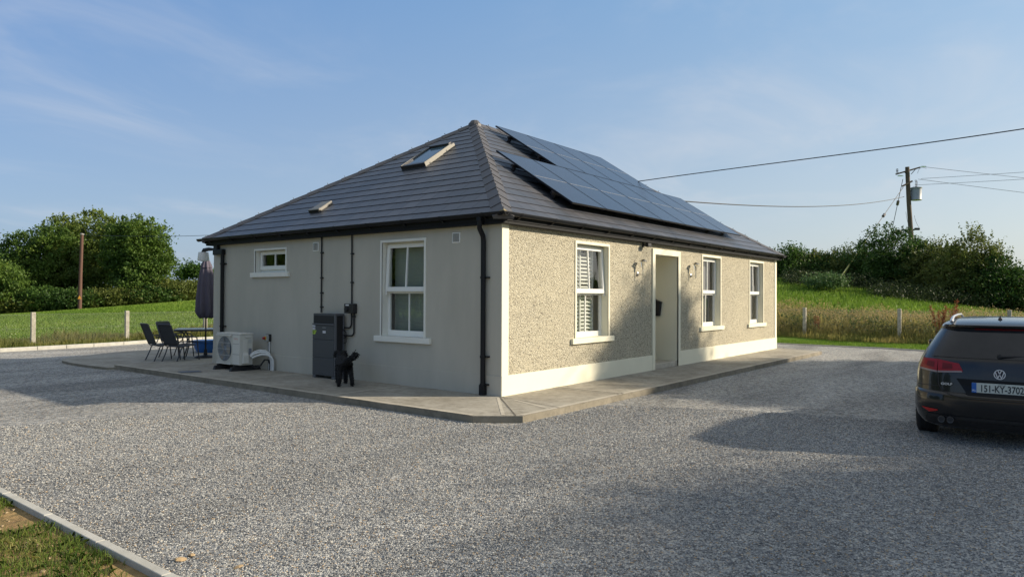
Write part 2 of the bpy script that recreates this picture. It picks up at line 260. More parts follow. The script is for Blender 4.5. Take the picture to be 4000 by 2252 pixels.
def slatemat():
    m=bpy.data.materials.new('dark_roof_slate'); m.use_nodes=True; t=m.node_tree; nd=t.nodes; b=nd['Principled BSDF']; b.inputs['Roughness'].default_value=.42; b.inputs['Specular IOR Level'].default_value=.55
    u=nd.new('ShaderNodeUVMap'); br=nd.new('ShaderNodeTexBrick'); br.offset=.5; br.inputs['Scale'].default_value=1; br.inputs['Brick Width'].default_value=.36; br.inputs['Row Height'].default_value=0.30043; br.inputs['Mortar Size'].default_value=.011; br.inputs['Mortar Smooth'].default_value=.1
    br.inputs['Color1'].default_value=(0,0,0,1); br.inputs['Color2'].default_value=(1,1,1,1); br.inputs['Mortar'].default_value=(.5,.5,.5,1); t.links.new(u.outputs[0],br.inputs['Vector'])
    sp=nd.new('ShaderNodeSeparateColor'); t.links.new(br.outputs[0],sp.inputs[0]); cr_=nd.new('ShaderNodeValToRGB'); e=cr_.color_ramp.elements; e[0].color=(.052,.056,.068,1); e[1].color=(.088,.088,.098,1); t.links.new(sp.outputs[0],cr_.inputs[0])
    n=nd.new('ShaderNodeTexNoise'); n.inputs['Scale'].default_value=.8; n.inputs['Detail'].default_value=4; t.links.new(u.outputs[0],n.inputs['Vector'])
    mr=nd.new('ShaderNodeMapRange'); mr.inputs[1].default_value=.48; mr.inputs[2].default_value=.66; mr.inputs[4].default_value=.7; t.links.new(n.outputs[0],mr.inputs[0])
    mx=nd.new('ShaderNodeMix'); mx.data_type='RGBA'; mx.inputs[7].default_value=(.050,.062,.080,1); t.links.new(mr.outputs[0],mx.inputs[0]); t.links.new(cr_.outputs[0],mx.inputs[6])
    mm=nd.new('ShaderNodeMix'); mm.data_type='RGBA'; mm.inputs[7].default_value=(.012,.012,.015,1); t.links.new(br.outputs['Fac'],mm.inputs[0]); t.links.new(mx.outputs[2],mm.inputs[6]); t.links.new(mm.outputs[2],b.inputs['Base Color'])
    return m
M['slate']=slatemat()
M['hip']=mat('ridge_tile',(.085,.08,.082),.55,var=(6,.6),c2=(.055,.055,.062))
M['slate_edge']=mat('slate_butt_edge',(.012,.012,.016),.7)
M['mortar']=mat('lichen_mortar',(.38,.31,.17),.95,var=(16,1),c2=(.13,.12,.09),bump=(30,.8,.01))

def mk_mesh(name,verts,nper,mats,rnd=None,parent=None,loc=None):
    """verts (F*nper,3) -> mesh of F separate n-gons, with a per-face attribute rnd"""
    verts=np.asarray(verts,dtype=np.float32).reshape(-1,3); F=len(verts)//nper
    me=bpy.data.meshes.new(name); me.vertices.add(len(verts)); me.vertices.foreach_set('co',verts.ravel())
    me.loops.add(F*nper); me.loops.foreach_set('vertex_index',np.arange(F*nper,dtype=np.int32))
    me.polygons.add(F); me.polygons.foreach_set('loop_start',np.arange(F,dtype=np.int32)*nper)
    try: me.polygons.foreach_set('loop_total',np.full(F,nper,dtype=np.int32))
    except Exception: pass
    me.materials.append(mats)
    a=me.attributes.new('rnd','FLOAT','FACE'); a.data.foreach_set('value',np.asarray(rnd if rnd is not None else np.random.rand(F),dtype=np.float32))
    me.update(calc_edges=True); me.validate()
    o=bpy.data.objects.new(name,me); col.objects.link(o)
    if parent: o.parent=parent
    if loc: o.location=loc
    return o
def leaf_quads(C,size,rng,flat=.0):
    n=len(C); a=rng.normal(size=(n,3)); a[:,2]*=(1-flat); a/=np.linalg.norm(a,axis=1)[:,None]
    b=rng.normal(size=(n,3)); b-=a*(a*b).sum(1)[:,None]; b/=np.linalg.norm(b,axis=1)[:,None]
    s=(size*rng.uniform(.6,1.35,n))[:,None]
    return np.stack([C-a*s*.6,C+b*s*.32,C+a*s*.6,C-b*s*.32],1).reshape(-1,3)
def crown_pts(lobes,ncl,per,clr,rng,inner=.25,under=.35):
    vol=np.array([l[3]*l[4]*l[5] for l in lobes])**(2/3); vol/=vol.sum(); out=[];cid=[]
    for li,l in enumerate(lobes):
        n=max(3,int(ncl*vol[li])); dr=rng.normal(size=(n,3)); dr/=np.linalg.norm(dr,axis=1)[:,None]
        lowmask=dr[:,2]<-under; dr[lowmask,2]*=-.5
        rad=np.where(rng.random(n)<inner,rng.uniform(.3,.75,n),rng.uniform(.78,1.08,n))[:,None]
        cc=np.array(l[:3])+dr*rad*np.array(l[3:6])
        k=rng.uniform(.6,1.4,n)
        for j in range(n):
            p=rng.normal(size=(per,3))*clr*k[j]*np.array([1,1,.6]); out.append(cc[j]+p); cid.append(np.full(per,rng.random()))
    return np.concatenate(out),np.concatenate(cid)
def tree(name,label,cat,pos,lobes,ncl,per,clr,leaf,lm,seed,trunk=(2.5,.25),group=None,inner=.25,under=.35,limbs=True,spray=0,sprayh=.5):
    rng=np.random.default_rng(seed); root=thing(name,label,cat,pos,0,group)
    C,cid=crown_pts(lobes,ncl,per,clr,rng,inner,under)
    if spray:   # upright thin shoots above the outline
        l=np.array([lobes[i] for i in rng.integers(0,len(lobes),spray)]); ang=rng.uniform(0,6.28,spray); q=rng.uniform(0,.8,spray)
        bx=l[:,0]+np.cos(ang)*q*l[:,3]; by=l[:,1]+np.sin(ang)*q*l[:,4]; bz=l[:,2]+np.sqrt(np.clip(1-q*q,0,1))*l[:,5]*.95
        kk=12; h=rng.uniform(.4,1,spray)*sprayh; t=np.linspace(0,1,kk); lean=rng.normal(0,.3,(spray,2))
        S=np.stack([bx[:,None]+lean[:,:1]*t*h[:,None],by[:,None]+lean[:,1:]*t*h[:,None],bz[:,None]+t*h[:,None]],2).reshape(-1,3)+rng.normal(0,leaf*.25,(spray*kk,3))
        C=np.concatenate([C,S]); cid=np.concatenate([cid,rng.random(len(S))])
    V=leaf_quads(C,leaf,rng); r=np.clip(cid*.6+rng.random(len(C))*.4,0,1)
    mk_mesh('crown',V,4,lm,r,root)
    tb=MB(); h,rd=trunk; tb.tube([(0,0,-.3),(rd*.3,0,h*.5),(0,rd*.4,h)],[rd*1.25,rd,rd*.8],9)
    if limbs:
        for l in lobes:
            e=Vector(l[:3]); s=Vector((0,0,h*.85)); mid=(s+e)/2+Vector((rng.uniform(-.3,.3),rng.uniform(-.3,.3),-.2))
            tb.tube([s,mid,e,e+Vector((rng.uniform(-.5,.5)*l[3],rng.uniform(-.5,.5)*l[4],l[5]*.6))],[rd*.6,rd*.42,rd*.25,rd*.07],6)
    tb.build('trunk',M['bark'],root,smooth=True,fix=False)
    return root
def blades(P,h,wd,rng,lean=.35,rnd=None):
    """bent grass blades: two-part blade as a quad and a triangle folded in one kite"""
    n=len(P); ang=rng.uniform(0,2*np.pi,n); ww=wd*rng.uniform(.6,1.3,n); hh=h*rng.uniform(.55,1.2,n)
    side=np.stack([np.cos(ang),np.sin(ang),np.zeros(n)],1)*ww[:,None]*.5
    la=rng.uniform(0,2*np.pi,n); ln=np.abs(rng.normal(0,lean,n)); dl=np.stack([np.cos(la)*ln*hh,np.sin(la)*ln*hh,np.zeros(n)],1)
    mid=P+dl*.35+np.array([0,0,1.])*hh[:,None]*.6; tip=P+dl+np.array([0,0,1.])*(hh*(1-.3*ln))[:,None]
    return np.stack([P-side,P+side,mid+side*.7,tip,mid-side*.7],1).reshape(-1,3)

# ================================================================ SETTING
def terr(x,y):
    dx=x-CAM.x; dy=y-CAM.y; r=np.hypot(dx,dy); az=np.degrees(np.arctan2(dy,dx))
    H=np.interp(az,[-180,-60,-25,2,5.6,10.6,16,25,50,61.8,68,74,85,180],[0,0,.2,.9,1.5,2.4,3.0,3.2,2.2,1.25,.7,.2,0,0])
    k=np.clip((r-28)/27,0,1); k=k*k*(3-2*k)*.5+k*.5
    far=np.clip(1-(r-110)/300,0,1)
    return H*k*far-.02+np.where(r>40,.0,0)
rings=[0.5,4,8,12,16,20,24,26,28,30,32,34,36,38,40,43,46,49,52,55,58,62,67,72,80,90,105,130,170,230,320,450,700,1100,1800,3200]
na=180; gv=[(float(CAM.x),float(CAM.y),-.02)]
for r_ in rings:
    for k in range(na):
        g=2*math.pi*k/na; x=CAM.x+r_*math.cos(g); y=CAM.y+r_*math.sin(g); gv.append((x,y,float(terr(np.float64(x),np.float64(y)))))
gf=[(0,1+k,1+(k+1)%na) for k in range(na)]
for i in range(len(rings)-1):
    for k in range(na): gf.append((1+i*na+k,1+(i+1)*na+k,1+(i+1)*na+(k+1)%na,1+i*na+(k+1)%na))
g=MB(); g.v=gv; g.f=gf; g.mi=[0]*len(gf)
tag(g.build('ground',M['field'],smooth='all'),kind='structure')
# gravel yard
KX=17.32
yard=[(-6.70,-34),(-6.70,17.3),(-1.74,17.40),(.9,17.60),(1.9,17.78),(2.9,18.1),(6.0,18.5),(16.0,19.0),(17.0,14.0),(17.35,6.0),(17.34,1.1),(17.3,-.6),(17.3,-2.3),(16.9,-3.8),(16.9,-34)]
g=MB(); g.add([(x,y,.004) for x,y in yard],[tuple(range(len(yard)))]); tag(g.build('gravel_yard',M['gravel'],fix=False),kind='structure')
# scattered loose chips, nearest the camera
rng=np.random.default_rng(3)
n=300000; rr=1.6+(rng.random(n)**.62)*9.5; aa=np.radians(rng.uniform(-3,80,n)); X=CAM.x+rr*np.cos(aa); Y=CAM.y+rr*np.sin(aa)
keep=(X>-6.66)&~((X>-1.62)&(Y>-1.38))&~((X>-1.62)&(Y>-1.38)|((X+Y)>-2.55)&(X>-1.7)&(Y>-1.4)); X=X[keep];Y=Y[keep];rr=rr[keep]; n=len(X)
s=rng.uniform(.0036,.0078,n)*(1+rr*.05); 
base=np.array([[1,0,0],[0,1,0],[-1,0,0],[0,-1,0],[0,0,.75],[0,0,-.5]])
q=base[None]*rng.uniform(.6,1.25,(n,6,1))*s[:,None,None]*np.stack([rng.uniform(.8,1.4,n),rng.uniform(.6,1,n),rng.uniform(.6,1,n)],1)[:,None,:]
th=rng.uniform(0,6.28,n); c_,s_=np.cos(th),np.sin(th); tl=rng.normal(0,.35,n)
qx=q[...,0]*c_[:,None]-q[...,1]*s_[:,None]; qy=q[...,0]*s_[:,None]+q[...,1]*c_[:,None]; qz=q[...,2]+qx*tl[:,None]*.5
P=np.stack([qx+X[:,None],qy+Y[:,None],qz+.004+s[:,None]*rng.uniform(.1,.9,n)[:,None]],2)
tri=np.array([[0,1,4],[1,2,4],[2,3,4],[3,0,4]])
V=P[:,tri,:].reshape(-1,3); rn=np.repeat(rng.random(n),4)
tag(mk_mesh('gravel',V,3,M['chips'],rn),kind='stuff',label='loose grey gravel chips covering the yard in front of the cottage')
# bottom left lawn sheet and kerb
g=MB(); g.add([(-6.75,-34,.0),(-6.75,14,.0),(-16,14,.0),(-30,-34,.0)],[(0,1,2,3)]); tag(g.build('lawn',M['soil'],fix=False),kind='structure')
g=MB(); yy=-12.0
while yy<17.2:
    e=min(yy+.905,17.2); g.box(-6.758,yy,-.1,-6.696,e,.045+random.uniform(-.002,.002)); yy+=.914
tag(g.build('edging_kerb',M['kerb'],bevel=.006),label='straight pale concrete edging between the patchy lawn and the gravel',cat='kerb')
g=MB(); kp=[(-6.7,17.2),(-3.4,17.32),(-1.74,17.37),(-.75,17.45),(.9,17.62),(1.9,17.8),(2.9,18.12),(6,18.5),(11,18.8),(16,19)]
for (a,b),(c,e) in zip(kp,kp[1:]):
    D=Vector((c-a,e-b)); n=max(1,round(D.length/.95)); Dn=D.normalized(); pn=Vector((-Dn.y,Dn.x))*.13
    for k in range(n):
        p0=Vector((a,b))+D*(k/n); p1=Vector((a,b))+D*((k+1)/n)-Dn*.012
        g.prism([(p0.x,p0.y),(p1.x,p1.y),(p1.x+pn.x,p1.y+pn.y),(p0.x+pn.x,p0.y+pn.y)],-.1,.115+random.uniform(-.004,.004))
tag(g.build('kerb',M['kerb'],bevel=.01),label='pale raised concrete kerb along the far edge of the gravel behind the patio chairs',cat='kerb')
g=MB(); kp=[(16.9,-34),(16.9,-3.8),(17.3,-2.3),(17.32,-.6),(17.36,1.1),(17.37,6),(17.0,14)]
for (a,b),(c,e) in zip(kp,kp[1:]):
    D=Vector((c-a,e-b)); Dn=D.normalized(); pn=Vector((Dn.y,-Dn.x))*.06
    g.prism([(a,b),(c,e),(c+pn.x,e+pn.y),(a+pn.x,b+pn.y)],-.1,.045)
tag(g.build('edging_kerb',M['kerb']),label='thin low edging kerb between the gravel and the mown verge beside the dark car',cat='kerb')
# mown verge
g=MB(); g.add([(16.96,-34,.02),(16.96,-3.8,.02),(17.36,-2.3,.02),(17.42,1.1,.02),(17.42,6,.02),(17.1,14,.02),(24,14,.02),(24,-34,.02)],[tuple(range(8))]); tag(g.build('verge',M['field'],fix=False),kind='structure')
# concrete path round the house
g=MB(); slab=[(-1.66,-.86),(-1.24,-1.37),(13.5,-1.42),(14.1,.1),(14.1,9.9),(-1.69,9.93)]
def slabmesh(poly,z0,z1,name):
    g=MB(); n=len(poly); cx_=sum(p[0] for p in poly)/n; 
    g.add([(x,y,z1) for x,y in poly],[tuple(range(n))],0)
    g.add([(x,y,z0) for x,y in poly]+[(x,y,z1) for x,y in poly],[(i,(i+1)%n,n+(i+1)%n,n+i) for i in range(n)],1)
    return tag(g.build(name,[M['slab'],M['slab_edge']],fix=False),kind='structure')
def dense(poly,step=.35,amp=.012):
    o=[]
    for i,(a,b) in enumerate(poly):
        c,e=poly[(i+1)%len(poly)]; L=math.hypot(c-a,e-b); n=max(1,int(L/step))
        for k in range(n): t=k/n; j=amp if k else 0; o.append((a+(c-a)*t+random.uniform(-j,j),b+(e-b)*t+random.uniform(-j,j)))
    return o
sp_=slabmesh(dense(slab),-.05,.1,'path')
pat=[(-1.69,9.80),(-1.86,9.9),(-1.93,10.7),(-1.94,11.7),(-1.86,12.45),(-1.70,12.9),(-1.45,13.25),(-1.02,13.6),(-.4,13.98),(.43,14.33),(1.25,14.5),(4,14.6),(12,14.6),(12,9.80)]
slabmesh(pat,-.05,.06,'patio')
# trowelled lips and joints on the path
g=MB(); z=.103
def strip(g,a,b,wd,z):
    a=Vector(a);b=Vector(b);t=(b-a).normalized();p=Vector((-t.y,t.x))*wd/2
    g.add([(a.x-p.x,a.y-p.y,z),(b.x-p.x,b.y-p.y,z),(b.x+p.x,b.y+p.y,z),(a.x+p.x,a.y+p.y,z)],[(0,1,2,3)])
strip(g,(-1.20,-1.32),(13.48,-1.37),.085,z); strip(g,(-1.61,-.8),(-1.64,9.9),.085,z); 
for x in (1.5,4.0,6.9,9.6,12.2): strip(g,(x-.07,-1.325),(x-.07,-.03),.05,z); strip(g,(x+.07,-1.325),(x+.07,-.03),.05,z)
strip(g,(-.02,-.05),(-.52,-1.3),.05,z); strip(g,(-.14,-.05),(-1.35,-1.12),.05,z)
for y in (2.2,5.2,8.2): strip(g,(-1.56,y),(-.03,y),.06,z)
tag(g.build('trowelled_margin',M['slab_lip'],fix=False),kind='structure')
g=MB()
for x in (1.5,4.0,6.9,9.6,12.2): strip(g,(x,-1.40),(x,-.02),.012,.106)
strip(g,(-.03,-.02),(-.36,-1.37),.014,.106); strip(g,(-.06,-.02),(-1.30,-1.30),.012,.106)
tag(g.build('path_joint',M['joint'],fix=False),kind='structure')
g=MB(); g.prism([(-1.5,7.42),(-1.12,7.28),(-1.18,7.02),(-1.56,7.16)],.104,.110); tag(g.build('drain_cover',mat('drain_cover_metal',(.06,.065,.08),.5)),label='flat dark drain cover set in the path beside the heat pump',cat='drain cover')

# ================================================================ HOUSE
L,W=13.74,8.72
house=thing('cottage','single storey cottage with grey gable wall, pebble dashed front and dark hipped slate roof','house')
TS=lambda u,w_,z:(-w_,u,z)      # side wall: u along +Y, w outward
TF=lambda u,w_,z:(u,-w_,z)      # front wall
SW=dict(small=(5.80,7.01,2.195,2.713), big=(1.69,2.87,.965,2.718))
FW=[(2.15,3.40,.93,2.733),(7.95,9.20,.955,2.76),(11.32,12.56,.94,2.762)]
DR=(5.24,6.66,.1,2.755)
def wallgrid(T,u0,u1,z0,z1,holes,name,mt,w0=0):
    us=sorted({u0,u1,*[h[0] for h in holes],*[h[1] for h in holes]}); zs=sorted({z0,z1,*[h[2] for h in holes],*[h[3] for h in holes]})
    g=MB(T)
    for a,b in zip(us,us[1:]):
        for c,e in zip(zs,zs[1:]):
            if any(h[0]<=a+1e-6 and b<=h[1]+1e-6 and h[2]<=c+1e-6 and e<=h[3]+1e-6 for h in holes): continue
            g.quad((a,w0,c),(b,w0,c),(b,w0,e),(a,w0,e))
    bm=None
    return g.build(name,mt,house,fix=False)
wallgrid(TS,0,W,0,3.0,list(SW.values()),'gable_wall',M['smooth_grey'])
wallgrid(TF,.0,L,0,3.0,FW+[DR],'front_wall',M['dash'])
g=MB(); g.quad((0,W,0),(L,W,0),(L,W,3),(0,W,3)).quad((L,0,0),(L,W,0),(L,W,3),(L,0,3)); g.build('rear_wall',M['cream'],house,fix=False)
# plinths and quoins
g=MB(TS); g.box(.001,0,.06,W,.014,.42); g.build('plinth',M['smooth_grey'],house,bevel=.004)
g=MB(TF)
g.box(-.016,0,.06,DR[0],.024,.425); g.box(DR[1],0,.06,L+.02,.024,.44); g.build('plinth',M['cream'],house,bevel=.005)
g=MB(TF); g.box(-.012,0,.425,.165,.018,2.86); g.build('corner_band',M['cream'],house,bevel=.004)
g=MB(TF); g.box(13.575,0,.44,L+.014,.018,2.86); g.build('corner_band',M['cream'],house,bevel=.004)
def surround(T,o,band,depth,mt,sill=True,outw=.016,door=False):
    u0,u1,z0,z1=o; g=MB(T)
    g.box(u0,0,z0,u0+band,outw,z1); g.box(u1-band,0,z0,u1,outw,z1); g.box(u0+band,0,z1-band,u1-band,outw,z1)
    i0,i1,i3=u0+band,u1-band,z1-band
    g.quad((i0,outw,z0),(i0,-depth,z0),(i0,-depth,i3),(i0,outw,i3)); g.quad((i1,outw,z0),(i1,-depth,z0),(i1,-depth,i3),(i1,outw,i3))
    g.quad((i0,outw,i3),(i1,outw,i3),(i1,-depth,i3),(i0,-depth,i3))
    if not door: g.quad((i0,outw,z0),(i1,outw,z0),(i1,-depth,z0),(i0,-depth,z0))
    return g,(i0,i1,z0,i3)
def window(T,o,name,band=.045,depth=.2,mt=None,blind='slats',split=True,tilt=.05,hinge=None):
    mt=mt or M['white_paint']
    root=MB(T); 
    g,(a,b,c,e)=surround(T,o,band,depth,mt)
    fr=g.build('window',mt,house,fix=False)
    s=MB(T); s.box(o[0]-.13+(.03 if not split else 0),-depth+.02,o[2]-.105,o[1]+.13-(.03 if not split else 0),.055,o[2]-.003); s.build('sill',mt,fr,bevel=.008)
    f=MB(T); st=.062; w0,w1=-depth-.0,-depth+.055
    f.box(a,w0,c,a+st*.7,w1,e); f.box(b-st*.7,w0,c,b,w1,e); f.box(a+st*.7,w0,e-st*.9,b-st*.7,w1,e); f.box(a+st*.7,w0,c,b-st*.7,w1,c+(.10 if split else .09))
    mid=(a+b)/2; zm=c+(e-c)*.475
    if split: f.box(a+st*.7,w0,zm-.035,b-st*.7,w1,zm+.025); f.box(mid-.013,w0+.015,c+.10,mid+.013,w1-.01,zm-.035)
    f.build('frame',M['upvc'],fr,bevel=.005)
    def sash(z0,z1,t,name2):
        TT=lambda u,w_,z:T(u,w_+t*(z1-z)/(z1-z0),z); h=MB(TT); wa,wb=w1-.01,w1+.042
        h.box(a+.02,wa,z0,a+.085,wb,z1); h.box(b-.085,wa,z0,b-.02,wb,z1); h.box(a+.085,wa,z1-.07,b-.085,wb,z1); h.box(a+.085,wa,z0,b-.085,wb,z0+.085)
        h.box(mid-.014,wa+.012,z0+.085,mid+.014,wb-.006,z1-.07)
        if split: h.box(a+.02,wa+.005,z0-.06,a+.045,wb-.006,z0); h.box(b-.045,wa+.005,z0-.06,b-.02,wb-.006,z0)
        sh=h.build('sash',M['upvc'],fr,bevel=.005)
        for p,q in ((a+.085,mid-.014),(mid+.014,b-.085)):
            k=MB(TT); k.quad((p,wa+.022,z0+.085),(q,wa+.022,z0+.085),(q,wa+.022,z1-.07),(p,wa+.022,z1-.07)); k.build('pane',M['glass'],sh,fix=False)
    if split:
        sash(zm,e-.03,tilt,'sash')
        for p,q in ((a+st*.7,mid-.013),(mid+.013,b-st*.7)):
            k=MB(T); k.quad((p,w0+.03,c+.1),(q,w0+.03,c+.1),(q,w0+.03,zm-.035),(p,w0+.03,zm-.035)); k.build('pane',M['glass'],fr,fix=False)
    else: sash(c+.06,e-.02,0,'sash')
    # blinds
    bl=MB(T); B0=-depth-.09
    if blind=='slats':
        z=c+.08
        while z<e-.05:
            bl.add([(a+.05,B0-.028,z+.034),(b-.16,B0-.028,z+.034),(b-.16,B0+.028,z-.010),(a+.05,B0+.028,z-.010),(a+.05,B0-.028,z+.040),(b-.16,B0-.028,z+.040),(b-.16,B0+.028,z-.004),(a+.05,B0+.028,z-.004)],[(0,1,2,3),(4,5,6,7),(0,1,5,4),(2,3,7,6),(0,3,7,4),(1,2,6,5)]); z+=.072
        bl.box(a+.02,B0-.03,c+.05,a+.06,B0+.03,e-.03); bl.box(mid-.05,B0-.03,c+.05,mid-.01,B0+.03,e-.03); bl.box(b-.17,B0-.03,c+.05,b-.13,B0+.03,e-.03)
        bl.build('blind',M['blind'],fr)
    elif blind=='closed':
        z=c+.05
        while z<e-.03:
            bl.add([(a+.07,B0-.008,z),(b-.03,B0-.008,z),(b-.03,B0+.012,z+.062),(a+.07,B0+.012,z+.062)],[(0,1,2,3)]); z+=.062
        bl.build('blind',M['blind_grey'],fr)
    elif blind=='vertical':
        x=a+.16
        while x<b-.02: bl.box(x,B0-.012,c+.03,x+.10,B0-.006+.012*random.random(),e-.02); x+=.108
        bl.build('blind',M['blind_dark'],fr)
    if blind!='none' or True:
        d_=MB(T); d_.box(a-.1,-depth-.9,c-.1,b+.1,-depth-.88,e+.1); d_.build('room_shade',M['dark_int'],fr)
    return fr
window(TS,SW['big'],'window',blind='closed')
window(TS,SW['small'],'window',blind='none',split=False,band=.04)
window(TF,FW[0],'window',band=.05,mt=M['cream'],blind='slats')
window(TF,FW[1],'window',band=.05,mt=M['cream'],blind='vertical',tilt=0.0)
window(TF,FW[2],'window',band=.05,mt=M['cream'],blind='vertical',tilt=0.02)
# doorway recess
g,(a,b,c,e)=surround(TF,DR,.12,1.35,M['cream'],door=True,outw=.03); g.build('doorway',M['cream'],house,fix=False)
g=MB(TF); g.box(a,-1.35,.1,b,.0,.215); g.build('doorstep',M['slab_lip'],house,bevel=.01)
g=MB(TF); g.box(a,-1.37,.215,b,-1.34,e); dd=g.build('door',mat('dark_front_door',(.05,.07,.09),.4),house)
g=MB(TF); g.lathe([(.0,0),(.025,.0),(.025,.05),(0,.05)],(b-.12,-1.34,1.15),12,'y'); g.build('handle',M['steel'],dd)
# roof
TAN=.652; Z0=3.03; E=.17
def rz(t): return Z0+TAN*(t+.12)
NC=18; half=W/2; g=MB(); sl=math.sqrt(1+TAN*TAN); step=(half+E)/NC
nz_=1/sl; nx_=TAN/sl   # normal components
def course(face,t0,t1):
    """face: maps (s along eave, t inward, z)->world ; eave length depends on t"""
    lo,hi=face['span'](t0); lo1,hi1=face['span'](t1); F=face['map']; off=.011
    v0=(t0+E)*sl; v1=(t1+E)*sl
    A=F(lo,t0-off*nx_,rz(t0)+off*nz_);B=F(hi,t0-off*nx_,rz(t0)+off*nz_);C=F(hi1,t1,rz(t1)+.002);D=F(lo1,t1,rz(t1)+.002)
    g.cm=0; g.quad(A,B,C,D,uv=[(lo,v0),(hi,v0),(hi1,v1),(lo1,v1)])
    g.cm=1; g.quad(F(lo,t0-.001,rz(t0)-.004),F(hi,t0-.001,rz(t0)-.004),B,A)
faces=[dict(span=lambda t:(t,W-t),map=lambda s,t,z:(t,s,z)),
       dict(span=lambda t:(t,L-t),map=lambda s,t,z:(s,t,z)),
       dict(span=lambda t:(t,W-t),map=lambda s,t,z:(L-t,s,z)),
       dict(span=lambda t:(t,L-t),map=lambda s,t,z:(s,W-t,z))]
for fc in faces:
    for i in range(NC): course(fc,-E+i*step,-E+(i+1)*step)
roof=g.build('roof',[M['slate'],M['slate_edge']],house,fix=False)
# hip and ridge tiles
def caprow(p,q,na_,nb_,name='ridge_tile',seg=.43,wd=.18,lift=.020):
    p=Vector(p);q=Vector(q);D=q-p;n=max(1,round(D.length/seg));t=D.normalized(); g=MB()
    na_=Vector(na_).normalized(); nb_=Vector(nb_).normalized(); up=(na_+nb_).normalized()
    da=(t.cross(na_)).normalized(); da=da if da.dot(up)<0 else -da      # down the slope on side a
    db=(t.cross(nb_)).normalized(); db=db if db.dot(up)<0 else -db
    for k in range(n):
        for e_,z_ in ((0,lift+.016),(1,lift)): pass
        P0=p+D*(k/n)-t*.012; P1=p+D*((k+1)/n)-t*.0
        vs=[]
        for P_,h_ in ((P0,lift+.014),(P1,lift+.002)):
            for side,nn in ((da,na_),(db,nb_)):
                vs+= [P_+up*(h_+.02), P_+side*wd+nn*(h_-.01), P_+side*wd+nn*(-.02)]
            # order: top, a_out, a_bottom, top, b_out, b_bottom
        g.add([tuple(x) for x in vs],[(0,1,7,6),(3,9,10,4),(1,2,8,7),(4,10,11,5),(0,3,4,5,2,1),(6,7,8,11,10,9)])
        g.tube([P0+up*(lift+.04)+t*.1,P0+up*(lift+.062)+t*.1],.010,6)
    return g.build(name,M['hip'],roof,fix=False)
AP=(half,half,rz(half)); AP2=(L-half,half,rz(half)); ez=rz(-E)
nS=(-TAN,0,1); nF=(0,-TAN,1); nB=(0,TAN,1); nR=(TAN,0,1)
caprow((-E,-E,ez),AP,nS,nF,'hip_tiles'); caprow((-E,W+E,ez),AP,nS,nB,'hip_tiles'); caprow((L+E,-E,ez),AP2,nR,nF,'hip_tiles'); caprow((L+E,W+E,ez),AP2,nR,nB,'hip_tiles'); caprow(AP,AP2,nF,nB,'ridge_tiles')
g=MB(); g.lathe([(.0,-.02),(.17,-.10),(.16,-.03),(.09,.055),(0,.07)],(half-.02,half,rz(half)+.02),10); g.build('apex_cap',M['hip'],roof)
g=MB(); g.add([(-E-.01,-E-.01,ez+.075),(-E-.03,-E+.13,ez+.02),(-E+.13,-E-.03,ez+.02),(-E-.03,-E-.03,ez-.02),(-E+.05,-E+.05,ez+.03),(-E-.035,-E+.15,ez-.01),(-E+.15,-E-.035,ez-.01)],[(0,1,5,3),(0,3,6,2),(0,2,4),(0,4,1),(1,4,5),(2,6,4)]); g.build('mortar_bedding',M['mortar'],roof,fix=False)
# fascia / soffit
g=MB(); FZ0,FZ1=2.855,3.0
for (x0,y0,x1,y1) in ((-.13,-.13,-.001,W+.13),(-.001,-.13,L+.001,-.001),(L+.001,-.13,L+.13,W+.13),(-.001,W+.001,L+.001,W+.13)): g.box(x0,y0,FZ0,x1,y1,FZ1)
for (x0,y0,x1,y1) in ((-.145,-.145,-.131,W+.145),(-.131,-.145,L+.131,-.131)): g.box(x0,y0,FZ0+.045,x1,y1,FZ1+.01)
g.build('fascia',M['fascia'],house,bevel=.004)
# gutters
def gutter(p,q,outn):
    p=Vector(p);q=Vector(q);o=Vector(outn); n=14; g=MB(); prof=[]
    for k in range(n+1):
        a=math.pi*k/n; prof.append((-math.cos(a)*.056,-math.sin(a)*.062))
    ring=[(x,z) for x,z in prof]+[(x*.9,z*.9) for x,z in prof[::-1]]
    vs=[];m=len(ring)
    for P_ in (p,q): vs+=[tuple(P_+o*x+Vector((0,0,z))) for x,z in ring]
    g.add(vs,[(k,(k+1)%m,m+(k+1)%m,m+k) for k in range(m)]+[tuple(range(m)),tuple(range(m,2*m))])
    ob=g.build('gutter',M['black_pl'],house,smooth=True); D=q-p; nb=max(2,round(D.length/.98))
    for k in range(nb):
        c=p+D*((k+.5)/nb); t=D.normalized(); vs=[];b=MB()
        for P_ in (c-t*.02,c+t*.02): vs+=[tuple(P_+o*x*1.14+Vector((0,0,z*1.14+.003))) for x,z in prof]
        b.add(vs,[(k2,k2+1,n+2+k2,n+1+k2) for k2 in range(n)]); b.box(0,0,0,0,0,0) if False else None
        cc=c-o*.05; 
        b.add([tuple(cc-t*.02+Vector((0,0,-.03))),tuple(cc+t*.02+Vector((0,0,-.03))),tuple(c+t*.02+Vector((0,0,-.072))),tuple(c-t*.02+Vector((0,0,-.072))),tuple(cc-t*.02+Vector((0,0,-.1))),tuple(cc+t*.02+Vector((0,0,-.1)))],[(0,1,2,3),(3,2,5,4),(0,3,4),(1,5,2)])
        b.build('gutter_bracket',M['black_pl'],ob,fix=False)
    return ob
GZ=3.025; gx=.205
gutter((-gx,-gx-.06,GZ),(-gx,W+.33,GZ-.012),(-1,0,0)); gutter((-gx-.06,-gx,GZ),(L+.3,-gx,GZ-.015),(0,-1,0))
gutter((L+gx,-gx,GZ),(L+gx,W+gx,GZ),(1,0,0)); gutter((-gx,W+gx,GZ),(L+gx,W+gx,GZ),(0,1,0))
